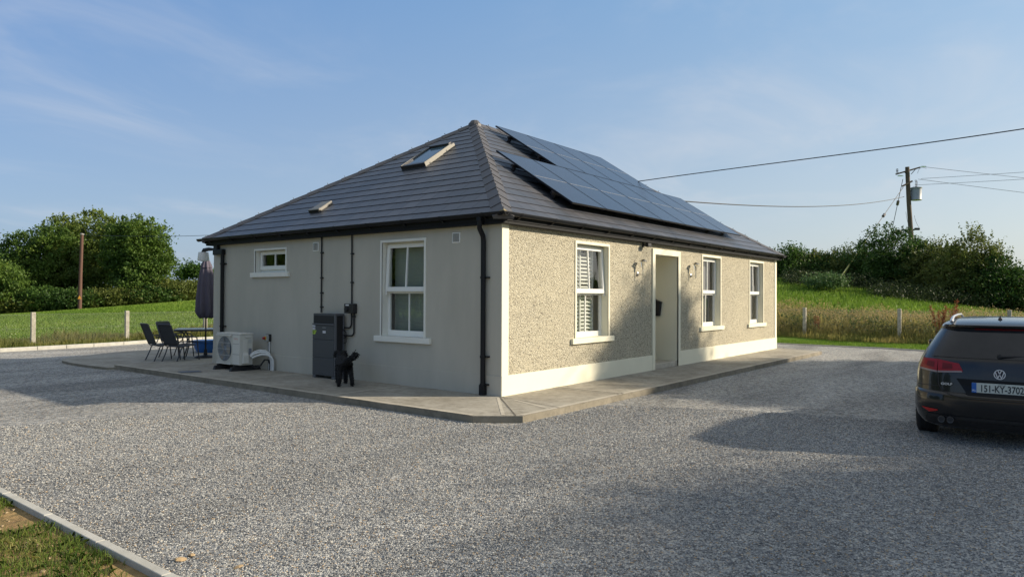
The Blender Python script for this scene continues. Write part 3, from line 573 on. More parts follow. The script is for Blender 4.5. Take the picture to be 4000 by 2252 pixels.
# downpipes
def downpipe(y,pts,brk):
    g=MB(); g.tube(pts,.042,10); o=g.build('downpipe',M['black_pl'],house,smooth=True)
    for z in brk:
        b=MB(); b.lathe([(.0,-.018),(.052,-.018),(.052,.018),(0,.018)],(-.06,y,z),12); b.box(-.075,y-.10,z-.012,-.002,y-.04,z+.012); b.build('pipe_clip',M['black_pl'],o)
    return o
downpipe(.335,[(-.19,.30,2.97),(-.19,.30,2.86),(-.185,.315,2.80),(-.07,.335,2.67),(-.06,.335,2.6),(-.06,.335,.24),(-.062,.335,.15),(-.075,.335,.10)],(2.0,.72,.27))
g=MB(); g.box(-.23,.255,2.9,-.145,.345,3.0); g.build('gutter_outlet',M['black_pl'],house,bevel=.01)
g=MB(); g.box(-.105,.285,.10,-.012,.385,.27); g.build('pipe_shoe',M['black_pl'],house,bevel=.01)
downpipe(8.24,[(-.06,8.24,.12),(-.06,8.24,2.66)],(2.42,.98,.3))
g=MB(); g.box(-.105,8.19,2.63,-.012,8.60,2.76); g.box(-.10,8.42,2.70,-.015,8.58,2.93); g.build('pipe_branch',M['black_pl'],house,bevel=.015)
# vents, skylight, roof vent
for y0,y1,z0,z1 in ((4.72,4.905,2.59,2.77),(.89,1.07,2.592,2.77)):
    g=MB(TS); g.box(y0,0,z0,y1,.012,z1); v_=g.build('wall_vent',M['upvc'],house,bevel=.003)
    g=MB(TS); n=10
    for k in range(n): zz=z0+.022+k*(z1-z0-.05)/(n-1); g.box(y0+.02,.0125,zz,y1-.02,.02,zz+.0065)
    g.build('louvre',mat('vent_shadow_grey',(.25,.25,.24),.6) if k<0 else M['blind_dark'],v_)
def RS(y,t,h): return (t-h*nx_, y, rz(t)+h*nz_)   # on the gable roof slope
g=MB(lambda a,b,c:RS(a,b,c))
y0,y1,t0,t1=3.86,4.60,2.14,3.08
for bx in ((y0,t0,0,y0+.06,t1,.10),(y1-.06,t0,0,y1,t1,.10),(y0+.06,t0,0,y1-.06,t0+.07,.10),(y0+.06,t1-.09,0,y1-.06,t1,.13)): g.box(*bx)
sky_=g.build('roof_window',mat('dark_aluminium',(.05,.05,.055),.35,metal=.5),roof,bevel=.006)
fm_=mat('pale_flashing',(.24,.225,.19),.5)
for bs in (((y0-.012,t0+.01,0,y0-.001,t1,.085),(y0-.012,t0+.01,.0855,y0+.02,t1-.1,.108)),((y1+.001,t0+.01,0,y1+.012,t1,.085),(y1-.02,t0+.01,.0855,y1+.012,t1-.1,.108))):
    g=MB(lambda a,b,c:RS(a,b,c)); [g.box(*b_) for b_ in bs]; g.build('flashing',fm_,sky_)
g=MB(lambda a,b,c:RS(a,b,c)); g.quad((y0+.06,t0+.07,.075),(y1-.06,t0+.07,.075),(y1-.06,t1-.09,.075),(y0+.06,t1-.09,.075)); g.build('pane',mat('skylight_glass',(.10,.16,.20),.12,spec=.6),sky_,fix=False)
g=MB(lambda a,b,c:RS(a,b,c)); g.box(5.46,.60,.0,5.80,.92,.075); g.box(5.44,.56,.03,5.82,.62,.085); rv=g.build('roof_vent',mat('vent_cap_pale',(.24,.225,.195),.5),roof,bevel=.02)
g=MB(lambda a,b,c:RS(a,b,c)); g.box(5.46,.555,.0,5.80,.559,.07); g.build('opening',M['black_matt'],rv)

# ================================================================ SOLAR PANELS
def PR(x,t,h): return (x, t-h*nx_, rz(t)+h*nz_)     # on the front slope
M['pv']=mat('solar_cell_glass',(.024,.031,.046),.20,spec=.22,var=(.8,.5),c2=(.026,.033,.047))
M['pvframe']=mat('black_anodised_frame',(.01,.01,.012),.35,metal=.4)
M['pvline']=mat('pale_busbar',(.38,.40,.44),.4)
ords=['first','second','third','fourth','fifth','sixth','seventh']
def panel(x0,t0,t1,wd,label,grp):
    """local frame: origin at the panel's lower near corner on the roof slope"""
    O=PR(x0,t0,.15); root=thing('solar_panel',label,'solar panel',O,0,grp)
    T=lambda a,b,c:(a, b/sl*1-c*nx_, b*TAN/sl+c*nz_)
    ln=(t1-t0)*sl; g=MB(T); 
    for bx in ((0,0,0,.012,ln,.035),(wd-.012,0,0,wd,ln,.035),(.012,0,0,wd-.012,.012,.035),(.012,ln-.012,0,wd-.012,ln,.035)): g.box(*bx)
    g.build('frame',M['pvframe'],root,fix=False)
    g=MB(T); g.box(.012,.012,.004,wd-.012,ln-.012,.033); g.build('cell_sheet',M['pv'],root,fix=False)
    g=MB(T); g.box(.06,ln/2-.006,.0345,wd-.06,ln/2+.006,.0362); g.build('busbar_line',M['pvline'],root,fix=False)
    return root
wU=1.265
for i in range(4):
    p=panel(4.70+i*wU,2.235,4.085,wU-.018,('large dark solar panel, %s from the near left end of the upper row of four'%ords[i]),'solar panels on the front roof slope')
wL=1.275
for i in range(7):
    p=panel(2.45+i*wL,.345,2.222,wL-.018,('large dark solar panel, %s from the near left end of the lower row of seven'%ords[i]),'solar panels on the front roof slope')
for nm,xa,xb,t in (('upper row, near the ridge',4.62,9.85,3.6),('upper row, lower rail',4.62,9.85,2.7),('lower row, upper rail',2.37,11.42,1.72),('lower row, nearest the gutter',2.37,11.42,.75)):
    g=MB(lambda a,b,c:PR(a,b,c)); g.box(xa,t-.02,.095,xb,t+.02,.148); r_=g.build('mounting_rail',M['pvframe'],fix=False)
    tag(r_,'black mounting rail under the solar panels of the '+nm,'mounting rail','mounting rails under the solar panels')
    g=MB(lambda a,b,c:PR(a,b,c)); x=xa+.1
    while x<xb:
        g=MB(lambda a,b,c:PR(a,b,c)); g.box(x-.02,t-.03,.005,x+.02,t+.03,.095); g.box(x-.02,t-.14,.004,x+.02,t,.014); x+=1.1; g.build('roof_hook',M['pvframe'],r_,fix=False)

# ================================================================ THINGS ON THE HOUSE
def lantern(x,z,label):
    r_=thing('wall_lantern',label,'wall lamp',(x,0,z),0,'steel wall lanterns beside the doorway')
    g=MB(); g.lathe([(.0,0),(.045,0),(.045,-.018),(.03,-.03),(0,-.03)],(0,0,0),20,'y'); g.build('wall_plate',M['steel'],r_,smooth=True)
    g=MB(); 
    for dz in (0,-.028): g.tube([(0,-.01,dz),(0,-.135,dz)],.0055,8)
    g.tube([(0,-.135,-.075),(0,-.135,.13)],.011,10); g.build('arm',M['steel'],r_,smooth=True)
    g=MB(); g.lathe([(.0,.12),(.02,.12),(.042,.20),(.05,.265),(.0,.265)],(0,-.135,0),20); g.build('lamp_glass',M['lampglass'],r_,smooth=True)
    g=MB(); g.lathe([(.0,.13),(.012,.13),(.012,.22),(0,.225)],(0,-.135,0),12); g.build('bulb',mat('frosted_bulb',(.85,.8,.65),.4),r_,smooth=True)
    g=MB(); g.lathe([(.0,.262),(.092,.262),(.085,.272),(.04,.298),(.02,.305),(.0,.306)],(0,-.135,0),24); g.build('lamp_shade',M['steel'],r_,smooth=True)
lantern(4.565,2.18,'steel wall lantern to the left of the open doorway'); lantern(7.275,2.22,'steel wall lantern between the doorway and the middle front window')
r_=thing('floodlight','small black floodlight under the fascia above and left of the doorway','floodlight',(4.82,0,2.80))
g=MB(); g.box(-.03,-.02,-.04,.03,-.019+.018,.05); g.tube([(0,-.02,0),(0,-.09,0)],.015,8); g.build('bracket',M['black_matt'],r_)
g=MB(); g.box(-.075,-.17,-.04,.075,-.09,.035); g.build('lamp_head',M['black_matt'],r_,bevel=.012)
r_=thing('alarm_siren','small white alarm siren on the far end wall near the eaves','alarm box',(L+.0,.16,2.52))
g=MB(); g.box(.002,-.09,-.1,.05,.09,.1); g.build('cover',M['upvc'],r_,bevel=.02)
g=MB(); g.lathe([(0,.05),(.04,.05),(.04,.075),(0,.08)],(0,0,-.03),14,'x'); g.build('strobe',M['upvc'],r_)
r_=thing('letterbox','black metal letterbox with pitched lid on the doorway wall','letterbox',(6.54,.56,1.25))
g=MB(); hw=.175
g.add([(-.02,-hw+.03,0),(-.10,-hw+.03,0),(-.10,hw-.03,0),(-.02,hw-.03,0),(-.002,-hw,.31),(-.13,-hw,.31),(-.13,hw,.31),(-.002,hw,.31)],[(0,1,2,3),(4,5,6,7),(0,1,5,4),(1,2,6,5),(2,3,7,6),(3,0,4,7)]); g.build('box',M['black_matt'],r_,bevel=.008)
g=MB(); g.add([(.0,-hw-.02,.31),(-.15,-hw-.02,.31),(-.15,hw+.02,.31),(.0,hw+.02,.31),(0,0,.40),(-.15,0,.40),(0,-hw-.02,.325),(-.15,-hw-.02,.325),(-.15,hw+.02,.325),(0,hw+.02,.325)],[(0,1,2,3),(0,1,7,6),(2,3,9,8),(6,7,5,4),(4,5,8,9),(1,2,8,5,7),(0,6,4,9,3)]); g.build('lid',M['black_matt'],r_,bevel=.006)
# conduits
def conduit(label,paths,clips,r=.0155):
    root=thing('cable_conduit',label,'conduit',(0,0,0)); g=MB()
    for p in paths: g.tube(p,r,8)
    g.build('pipe',M['black_matt'],root,smooth=True); b=MB()
    for (y,z) in clips: b.box(-.045,y-.045,z-.012,-.002,y+.022,z+.012)
    b.build('clip',M['black_matt'],root)
conduit('straight black conduit from the eaves down to the battery cabinet',[[(-.025,4.60,2.86),(-.025,4.60,1.36)]],[(4.6,2.55),(4.6,2.05),(4.6,1.75),(4.6,1.47)])
def arc(p,c,q,n=5):
    p,c,q=map(Vector,(p,c,q)); return [tuple((1-t)**2*p+2*t*(1-t)*c+t*t*q) for t in [k/n for k in range(n+1)]]
conduit('black conduit from the eaves to the switch box and curving round to the cabinet side',
 [[(-.025,3.67,2.86),(-.025,3.66,1.54)],
  [(-.03,3.66,1.37)]+arc((-.03,3.66,1.20),(-.03,3.66,1.08),(-.03,3.74,1.08))+[(-.06,3.84,1.08)],
  [(-.03,3.585,1.37)]+arc((-.03,3.585,1.02),(-.03,3.585,.93),(-.03,3.68,.93))+[(-.06,3.84,.93)]],[(3.665,2.5),(3.665,1.95),(3.60,1.3)])
# switch box
r_=thing('changeover_switch','black wall switch box with round knob beside the cabinet','switch box',(0,3.65,1.45))
g=MB(); g.box(-.12,-.125,-.09,-.002,.125,.095); g.build('housing',mat('black_switch_box',(.018,.018,.02),.45),r_,bevel=.01)
g=MB(); g.lathe([(0,0),(.045,0),(.04,-.035),(0,-.035)],(-.12,.04,-.01),18,'x'); g.build('knob',M['black_matt'],r_)
g=MB(); g.box(-.1215,-.02,.055,-.1205,.075,.08); g.build('sticker',mat('white_sticker',(.7,.7,.7),.5),r_)
# text helper
def textmesh(s,size=1,ext=0,sx=1,bold=0,align='CENTER'):
    c=bpy.data.curves.new('t','FONT'); c.body=s; c.size=size; c.extrude=ext; c.offset=bold; c.align_x=align; c.resolution_u=3
    o=bpy.data.objects.new('t',c); col.objects.link(o); bpy.context.view_layer.update()
    me=bpy.data.meshes.new_from_object(o.evaluated_get(bpy.context.evaluated_depsgraph_get())); col.objects.unlink(o); bpy.data.objects.remove(o)
    vs=[(v.co.x*sx,v.co.y,v.co.z) for v in me.vertices]; fs=[tuple(p.vertices) for p in me.polygons]; bpy.data.meshes.remove(me); return vs,fs
def text(s,T,name,mt,parent,**k):
    vs,fs=textmesh(s,**k); g=MB(T); g.add(vs,fs); return g.build(name,mt,parent,fix=False)
# battery cabinet  (local: origin at wall, floor)
r_=thing('battery_cabinet','tall dark grey home battery cabinet with stickers standing against the gable wall','battery cabinet',(0,4.175,.1))
mg=mat('dark_grey_cabinet',(.062,.066,.072),.5); mg2=mat('lighter_grey_trim',(.10,.104,.115),.45)
H_=1.25; xb,xf=-.03,-.27; y0,y1=-.345,.345
g=MB(); g.box(xf,y0+.03,.05,xb-.03,y1,H_); g.build('cabinet_body',mg,r_,bevel=.008)
z=.055
for k,hh in enumerate((.345,.345,.28,.165)):
    g=MB()
    if k<3: g.box(xf-.016,y0+.03,z,xf-.0005,y1,z+hh-.006)
    else: g.box(xf-.006,y0+.06,z+.02,xf-.0005,y1-.03,z+hh+.02)
    g.build('front_panel',mg if k<3 else M['black_matt'],r_,bevel=.006); z+=hh
g=MB(); g.box(xf-.03,y0+.03,z-.16,xf-.001,y1,z-.135); g.build('ledge',mg2,r_,bevel=.006)
g=MB(); g.box(xf-.01,y0-.002,.05,xf+.03,y0+.028,H_+.002); g.box(xb-.06,y0-.002,.05,xb-.03,y0+.028,H_+.002); g.box(xf+.03,y0-.002,H_-.04,xb-.06,y0+.028,H_+.002); g.build('side_trim',mg2,r_,bevel=.004)
g=MB(); g.box(xf+.031,y0+.012,.05,xb-.061,y0+.029,H_-.041); g.build('cable_bay',M['black_matt'],r_)
g=MB(); g.box(xf-.012,y1-.09,0,xb-.03,y1,.05); g.box(xf-.012,y0,0,xb-.03,y0+.10,.05); g.build('foot',mg2,r_,bevel=.004)
for k in range(2):
    g=MB(); g.tube([(-.1,y0,.95-.1*k),(-.07,y0-.06,.9-.1*k),(-.06,y0-.055,.8-.1*k),(-.08,y0,.78-.1*k)],.009,6); g.build('cable',M['black_matt'],r_,smooth=True)
ws=mat('white_label',(.68,.68,.72),.5); TB=lambda a,b,c:(xf-.0175-c,-a,b)
for (cy_,cz,w_,h_) in ((.298,1.000,.08,.036),(.298,.948,.08,.036),(-.02,.895,.09,.045)):
    g=MB(); g.box(xf-.0178,cy_-w_/2,cz-h_/2,xf-.0165,cy_+w_/2,cz+h_/2); s_=g.build('sticker',ws,r_)
    text('▲ SPD' if False else 'A PV',lambda a,b,c,cy_=cy_,cz=cz:(xf-.0185-c,cy_-a,cz-.009+b),'sticker_text',mat('sticker_ink',(.12,.08,.12),.6),s_,size=.026)
g=MB(); g.add([(xf-.018,.344,.920),(xf-.018,.215,.920),(xf-.018,.26,.845),(xf-.018,.344,.845)],[(0,1,2,3)]); s_=g.build('sticker',mat('lime_sticker',(.42,.60,.06),.5),r_,fix=False)
g=MB(); g.add([(xf-.019,.335,.91),(xf-.019,.315,.91),(xf-.019,.300,.86),(xf-.019,.325,.86)],[(0,1,2,3)]); g.add([(xf-.019,.29,.905),(xf-.019,.245,.905),(xf-.019,.245,.897),(xf-.019,.29,.897),(xf-.019,.29,.885),(xf-.019,.25,.885),(xf-.019,.25,.877),(xf-.019,.29,.877)],[(0,1,2,3),(4,5,6,7)]); g.build('sticker_mark',M['black_matt'],s_,fix=False)
text('SIGEN',lambda a,b,c:(xf-.0185-c,-.02-a,.962+b),'maker_lettering',mat('silver_lettering',(.35,.36,.38),.4),r_,size=.042)
# heat pump
r_=thing('heat_pump','white outdoor heat pump unit with large round fan on black rubber feet','heat pump',(-.47,6.985,.1))
hp=mat('ivory_metal_case',(.60,.585,.52),.4,var=(3,.3),c2=(.50,.485,.43)); hp2=mat('ivory_trim',(.64,.62,.56),.45)
a,b=-.15,.15; c,e=-.445,.445   # x front..back, y right..left
g=MB(); g.box(a,c,.12,b,e,.765); g.build('casing',hp,r_,bevel=.012)
g=MB(); g.box(a-.012,c-.012,.766,b+.012,e+.012,.79); g.build('lid',hp2,r_,bevel=.01)
g=MB(); g.box(a-.01,c+.005,.13,a-.0005,c+.265,.755); g.build('front_panel',hp2,r_,bevel=.006)
g=MB(); g.box(a-.0125,c+.01,.345,a-.0105,c+.26,.352); g.box(a-.0125,c+.01,.565,a-.0105,c+.26,.572); g.build('panel_groove',mat('groove_grey',(.25,.25,.23),.6),r_)
fc=(a-.001,.145,.45)
g=MB(); g.lathe([(0,-.004),(.262,-.004),(.262,-.012),(.245,-.012),(0,-.006)],fc,40,'x'); g.build('fan_opening',mat('fan_cavity',(.02,.05,.09),.5),r_)
fan=mat('fan_blue_copper',(.03,.10,.20),.4,stretch=(1,1,1),var=(9,1),c2=(.20,.13,.05))
g=MB(); g.lathe([(0,-.028),(.05,-.026),(.06,-.008),(0,-.008)],fc,20,'x')
for k in range(3):
    vs=[];n=8
    for i in range(n+1):
        an=math.radians(120*k+i*9); 
        for rr_,xo in ((.05,-.012-.0012*i),(.235,-.012-.0018*i)): vs.append((fc[0]+xo,fc[1]+rr_*math.cos(an+rr_*1.5),fc[2]+rr_*math.sin(an+rr_*1.5)))
    g.add(vs,[(2*i,2*i+1,2*i+3,2*i+2) for i in range(n)])
g.build('fan',fan,r_,fix=False)
g=MB(); gx_=a-.042
for k in range(13): yy=fc[1]-.27+k*.045; g.tube([(gx_+.02,yy,.14),(gx_,yy,.18),(gx_,yy,.72),(gx_+.02,yy,.755)],.0028,5)
for zz in (.18,.32,.45,.58,.72): g.tube([(gx_,fc[1]-.275,zz),(gx_,fc[1]+.275,zz)],.003,5)
g.build('fan_guard',hp2,r_,fix=False)
g=MB(); g.box(a-.04,fc[1]-.285,.73,a-.001,fc[1]+.285,.755); g.box(a-.04,fc[1]-.285,.125,a-.001,fc[1]+.285,.145); g.build('guard_trim',hp2,r_,bevel=.004)
g=MB(); g.box(a+.06,c-.012,.30,a+.16,c-.0005,.66); g.build('service_cover',hp2,r_,bevel=.006)
g=MB(); g.add([(a+.04,c-.001,.15),(a+.17,c-.001,.15),(a+.17,c-.001,.40),(a+.06,c-.001,.40),(a+.04,c-.07,.16),(a+.17,c-.07,.16),(a+.17,c-.06,.33),(a+.04,c-.06,.33)],[(0,1,5,4),(4,5,6,7),(7,6,2,3),(0,4,7,3),(1,2,6,5)]); g.build('valve_cover',hp2,r_,bevel=.008)
g=MB(); g.box(a+.12,c-.02,.70,a+.24,c-.0005,.73); g.build('handle',hp2,r_,bevel=.005)
g=MB(); g.box(a+.20,c-.003,.33,a+.27,c-.0005,.47); g.build('rating_plate',mat('rating_plate_grey',(.2,.21,.24),.5),r_)
g=MB(); g.box(a+.19,c-.003,.58,a+.27,c-.0005,.66); g.build('wiring_label',mat('wiring_label_paper',(.48,.48,.45),.5),r_)
text('FUJITSU',lambda x_,y_,z_:(a-.0112-z_,c+.14-x_,.66+y_),'maker_lettering',mat('orange_red_lettering',(.62,.20,.10),.5),r_,size=.046)
for yy in (-.32,.32):
    g=MB(); g.add([(-.30,yy-.045,0),(.40,yy-.045,0),(.40,yy+.045,0),(-.30,yy+.045,0),(-.27,yy-.03,.085),(.37,yy-.03,.085),(.37,yy+.03,.085),(-.27,yy+.03,.085)],[(0,3,2,1),(4,5,6,7),(0,1,5,4),(1,2,6,5),(2,3,7,6),(3,0,4,7)]); g.box(-.22,yy-.02,.0852,.2,yy+.02,.12); g.build('foot',M['black_matt'],r_)
# white insulated pipes
tape=mat('white_pipe_tape',(.68,.68,.66),.5,var=(14,.4),c2=(.55,.55,.53),bump=(30,.4,.01))
r_=thing('insulated_pipes','white taped pipes looping from the heat pump into the path','pipes',(0,6.5,.1))
for k,(dy,dz,rr_) in enumerate(((0,0,.024),(.015,.04,.018),(-.06,-.045,.022))):
    p=[(-.40,-.0+dy,.30+dz*.6),(-.33,-.06+dy,.36+dz),(-.25,-.13+dy,.39+dz),(-.17,-.2+dy,.38+dz),(-.11,-.26+dy,.33+dz),(-.085,-.29+dy,.22),(-.08,-.29+dy,.1),(-.08,-.285+dy,-.0)]
    g=MB(); g.tube(p,rr_,10); g.build('pipe',tape,r_,smooth=True)
g=MB(); g.tube([(-.36,0,.12),(-.30,-.05,.05),(-.22,-.09,.1),(-.14,-.12,.22),(-.08,-.16,.22),(-.05,-.19,.12),(-.05,-.19,0)],.018,8); g.build('drain_hose',M['black_matt'],r_,smooth=True)
# isolator
r_=thing('isolator_switch','grey isolator box with red and yellow rotary switch and white pipe below','isolator switch',(0,6.42,.78))
g=MB(); g.box(-.055,-.075,-.075,-.002,.075,.08); g.build('back_box',M['black_matt'],r_,bevel=.005)
g=MB(); g.box(-.10,-.07,-.07,-.0555,.07,.075); g.build('housing',mat('grey_switch_case',(.36,.37,.35),.5),r_,bevel=.006)
g=MB(); g.box(-.115,-.038,-.038,-.1005,.038,.038); g.build('yellow_plate',mat('yellow_plate',(.55,.36,.05),.45),r_,bevel=.004)
g=MB(); g.lathe([(0,-.115),(.028,-.115),(.026,-.16),(0,-.16)],(0,0,0),16,'x'); g.build('red_knob',mat('red_knob',(.35,.02,.02),.4),r_)
g=MB(); g.tube([(-.03,-.04,-.075),(-.03,-.04,-.67)],.014,10); g.tube([(-.03,-.04,-.075),(-.03,-.04,-.12)],.02,10); g.build('pipe',tape,r_,smooth=True)
g=MB(); g.tube([(-.03,0,-.075),(-.03,-.008,-.2),(-.03,-.008,-.67)],.006,6); g.build('cable',M['black_matt'],r_,smooth=True)
# hanging white lamp on the rear corner
r_=thing('corner_lamp','white bucket shaped lamp on a black arm at the far corner of the gable wall','outdoor lamp',(0,W,2.70))
g=MB(); g.box(.05,.001,-.03,.14,.05,.1); g.tube([(.1,.03,.05),(.1,.2,.09),(.1,.42,.10),(.1,.62,.085),(.1,.68,.02)],[.03,.032,.045,.05,.05],10); g.build('arm',M['black_matt'],r_,smooth=True)
g=MB(); g.lathe([(0,.035),(.115,.035),(.12,-.0),(.135,-.15),(.12,-.175),(.0,-.19)],(.1,.66,0),24); g.build('lamp_shade',mat('milky_white_plastic',(.75,.75,.75),.4),r_,smooth=True)

# ================================================================ PATIO FURNITURE
fr=mat('graphite_metal_tube',(.045,.045,.05),.4,metal=.2); mesh_=mat('dark_sling_fabric',(.042,.045,.052),.8,var=(120,.6),c2=(.02,.021,.025))
def chair(label):
    r_=thing('garden_chair',label,'garden chair',(0,0,.1),0,'garden chairs round the patio table')
    for s in (-1,1):
        g=MB(); g.tube([(-.30,s*.27,0),(-.20,s*.26,.22),(-.16,s*.26,.34)],.014,8); g.tube([(-.16,s*.26,.34),(-.03,s*.262,.43),(.02,s*.262,.55),(.05,s*.263,.60)],.012,8); g.build('leg',fr,r_,smooth=True)
        g=MB(); g.tube([(.34,s*.27,0),(.29,s*.268,.40),(.27,s*.265,.58),(.22,s*.265,.61)],.014,8); g.build('leg',fr,r_,smooth=True)
        g=MB(); g.tube([(.24,s*.265,.60),(.1,s*.268,.625),(-.1,s*.262,.61),(-.26,s*.245,.60)],.017,8); g.build('armrest',fr,r_,smooth=True)
    g=MB(); g.tube([(.25,-.24,.41),(-.19,-.24,.37),(-.24,-.24,.42),(-.43,-.235,.90),(-.45,-.2,.925),(-.45,.2,.925),(-.43,.235,.90),(-.24,.24,.42),(-.19,.24,.37),(.25,.24,.41),(.27,.2,.415),(.27,-.2,.415),(.25,-.24,.41)],.013,8); g.build('frame',fr,r_,smooth=True)
    g=MB(); g.add([(.27,-.23,.42),(.05,-.23,.40),(-.19,-.23,.375),(.27,.23,.42),(.05,.23,.40),(-.19,.23,.375)]+[(x,y,z-.012) for x,y,z in ((.27,-.23,.42),(.05,-.23,.40),(-.19,-.23,.375),(.27,.23,.42),(.05,.23,.40),(-.19,.23,.375))],[(0,1,4,3),(1,2,5,4),(6,9,10,7),(7,10,11,8),(0,3,9,6),(2,8,11,5)]); g.build('seat',mesh_,r_,fix=False)
    q=[(-.205,.40),(-.25,.46),(-.34,.70),(-.425,.91)]; g=MB(); vs=[(x,-.225,z) for x,z in q]+[(x,.225,z) for x,z in q]+[(x-.012,-.225,z) for x,z in q]+[(x-.012,.225,z) for x,z in q]
    g.add(vs,[(i,i+1,i+5,i+4) for i in range(3)]+[(8+i,12+i,13+i,9+i) for i in range(3)]); g.build('backrest',mesh_,r_,fix=False)
    return r_
c0=chair('dark mesh garden chair at the left end, farthest from the house')
specs=[(-.20,10.78,-4,'dark mesh garden chair with its back at the left end of the table'),(-.13,10.02,10,'dark mesh garden chair nearest the camera, left of the heat pump'),(.47,11.43,-68,'dark mesh garden chair half hidden behind the other two, across the table')]
for i,(x,y,a_,lb) in enumerate(specs):
    o=c0 if i==0 else dup(c0); o.location=(x,y,.1 if y<9.9 else .06); o.rotation_euler=(0,0,R(a_)); o['label']=lb
r_=thing('patio_table','dark rectangular patio table standing by the corner of the gable wall','table',(.89,10.69,.06),R(-33))
g=MB(); g.box(-.72,-.46,.735,.72,.46,.76); g.build('table_top',mat('grey_glass_table_top',(.13,.14,.16),.15,spec=.8),r_,bevel=.01)
g=MB(); 
for s in (-1,1): g.tube([(-.70,s*.44,.72),(.70,s*.44,.72)],.015,8); g.tube([(s*.70,-.44,.72),(s*.70,.44,.72)],.015,8)
g.build('frame',fr,r_,smooth=True)
for sx in (-1,1):
    for sy in (-1,1):
        g=MB(); g.tube([(sx*.66,sy*.40,.72),(sx*.52,sy*.30,.68),(sx*.42,sy*.22,.52),(sx*.42,sy*.22,.3),(sx*.5,sy*.3,0)],.016,8); g.build('leg',fr,r_,smooth=True)
g=MB(); g.tube([(-.42,-.22,.42),(-.1,0,.42),(.42,.22,.42)],.012,6); g.tube([(-.42,.22,.42),(.1,0,.42),(.42,-.22,.42)],.012,6); g.build('brace',fr,r_,smooth=True)
r_=thing('garden_parasol','closed purple grey parasol on a black pole through the patio table','parasol',(.89,10.69,.06))
g=MB(); g.tube([(0,0,0),(0,0,2.58)],.022,12); g.build('pole',M['black_matt'],r_,smooth=True)
g=MB(); g.lathe([(0,0),(.27,0),(.27,.02),(.22,.045),(.05,.07),(.035,.22),(0,.22)],(0,0,0),28); g.build('base',M['black_matt'],r_,smooth=True)
fab=mat('purple_grey_fabric',(.105,.09,.12),.85,var=(5,.4),c2=(.08,.07,.10))
def folds(prof,n,amp,name):
    vs=[];m=96
    for r0,z0_,am in prof:
        for k in range(m):
            an=2*math.pi*k/m; rr_=r0*(1+am*math.cos(n*an+z0_*1.2)+.05*math.cos(3*an)); vs.append((rr_*math.cos(an),rr_*math.sin(an),z0_+ (.03*math.cos(n*an) if am>.15 and z0_<1.4 else 0)))
    g=MB(); g.add(vs,[(i*m+k,i*m+(k+1)%m,(i+1)*m+(k+1)%m,(i+1)*m+k) for i in range(len(prof)-1) for k in range(m)]); return g.build(name,fab,r_,smooth='all',fix=False)
folds([(.05,1.05,.1),(.15,1.05,.25),(.205,1.14,.26),(.235,1.20,.22),(.225,1.5,.2),(.19,1.9,.17),(.155,2.2,.13),(.115,2.4,.12),(.07,2.55,.1),(.02,2.62,0)],8,.2,'canopy')
folds([(.145,2.36,.12),(.125,2.40,.12),(.085,2.52,.1),(.05,2.60,.05),(.015,2.63,0)],8,.1,'canopy_vent')
g=MB(); g.tube([(0,0,2.6),(0,0,2.68)],[.016,.008],8); g.build('finial',M['black_matt'],r_)
r_=thing('blue_tub','blue plastic paddling tub on the patio behind the table','tub',(2.0,12.35,.06))
g=MB(); vs=[];m=32
for rr_,z_ in ((.0,.01),(.40,.01),(.46,.12),(.52,.30),(.56,.31),(.57,.29),(.53,.28),(.48,.12),(.41,.0),(0,0)):
    vs.append((rr_,z_))
g.lathe(vs,(0,0,0),32); g.build('shell',mat('blue_plastic',(.02,.13,.42),.35),r_,smooth=True)
g=MB(); g.lathe([(.565,.30),(.585,.31),(.585,.325),(.565,.33)],(0,0,0),32); g.build('rim',mat('blue_plastic_rim',(.03,.17,.50),.35),r_,smooth=True)
g=MB(); g.box(-.6,-.1,.30,-.54,.1,.34); g.build('handle',mat('blue_plastic_handle',(.03,.17,.50),.35),r_,bevel=.01)
# ================================================================ DOG
def skin(name,verts,edges,rad,root_i,sub=2,parent=None,mt=None):
    me=bpy.data.meshes.new(name); me.from_pydata(verts,edges,[]); o=bpy.data.objects.new(name,me); col.objects.link(o)
    s=o.modifiers.new('s','SKIN'); s.use_smooth_shade=True; b=o.modifiers.new('u','SUBSURF'); b.levels=sub; b.render_levels=sub
    for i,r in enumerate(rad):
        me.skin_vertices[0].data[i].radius=r if hasattr(r,'__len__') else (r,r); me.skin_vertices[0].data[i].use_root=(i==root_i)
    bpy.context.view_layer.update(); m2=bpy.data.meshes.new_from_object(o.evaluated_get(bpy.context.evaluated_depsgraph_get())); m2.name=name
    col.objects.unlink(o); bpy.data.objects.remove(o); q=bpy.data.objects.new(name,m2); col.objects.link(q); m2.materials.clear(); m2.materials.append(mt)
    if parent: q.parent=parent
    return q
fur=mat('black_curly_fur',(.010,.010,.011),.7,spec=.3,bump=(38,1.0,.03)); furl=mat('black_fur_tufts',(.016,.016,.017),.55,spec=.35)
dog=thing('dog','curly black dog seen from behind with raised tail beside the battery cabinet','dog',(-.68,3.08,.1),R(59)); dog.scale=(.9,.9,.9)
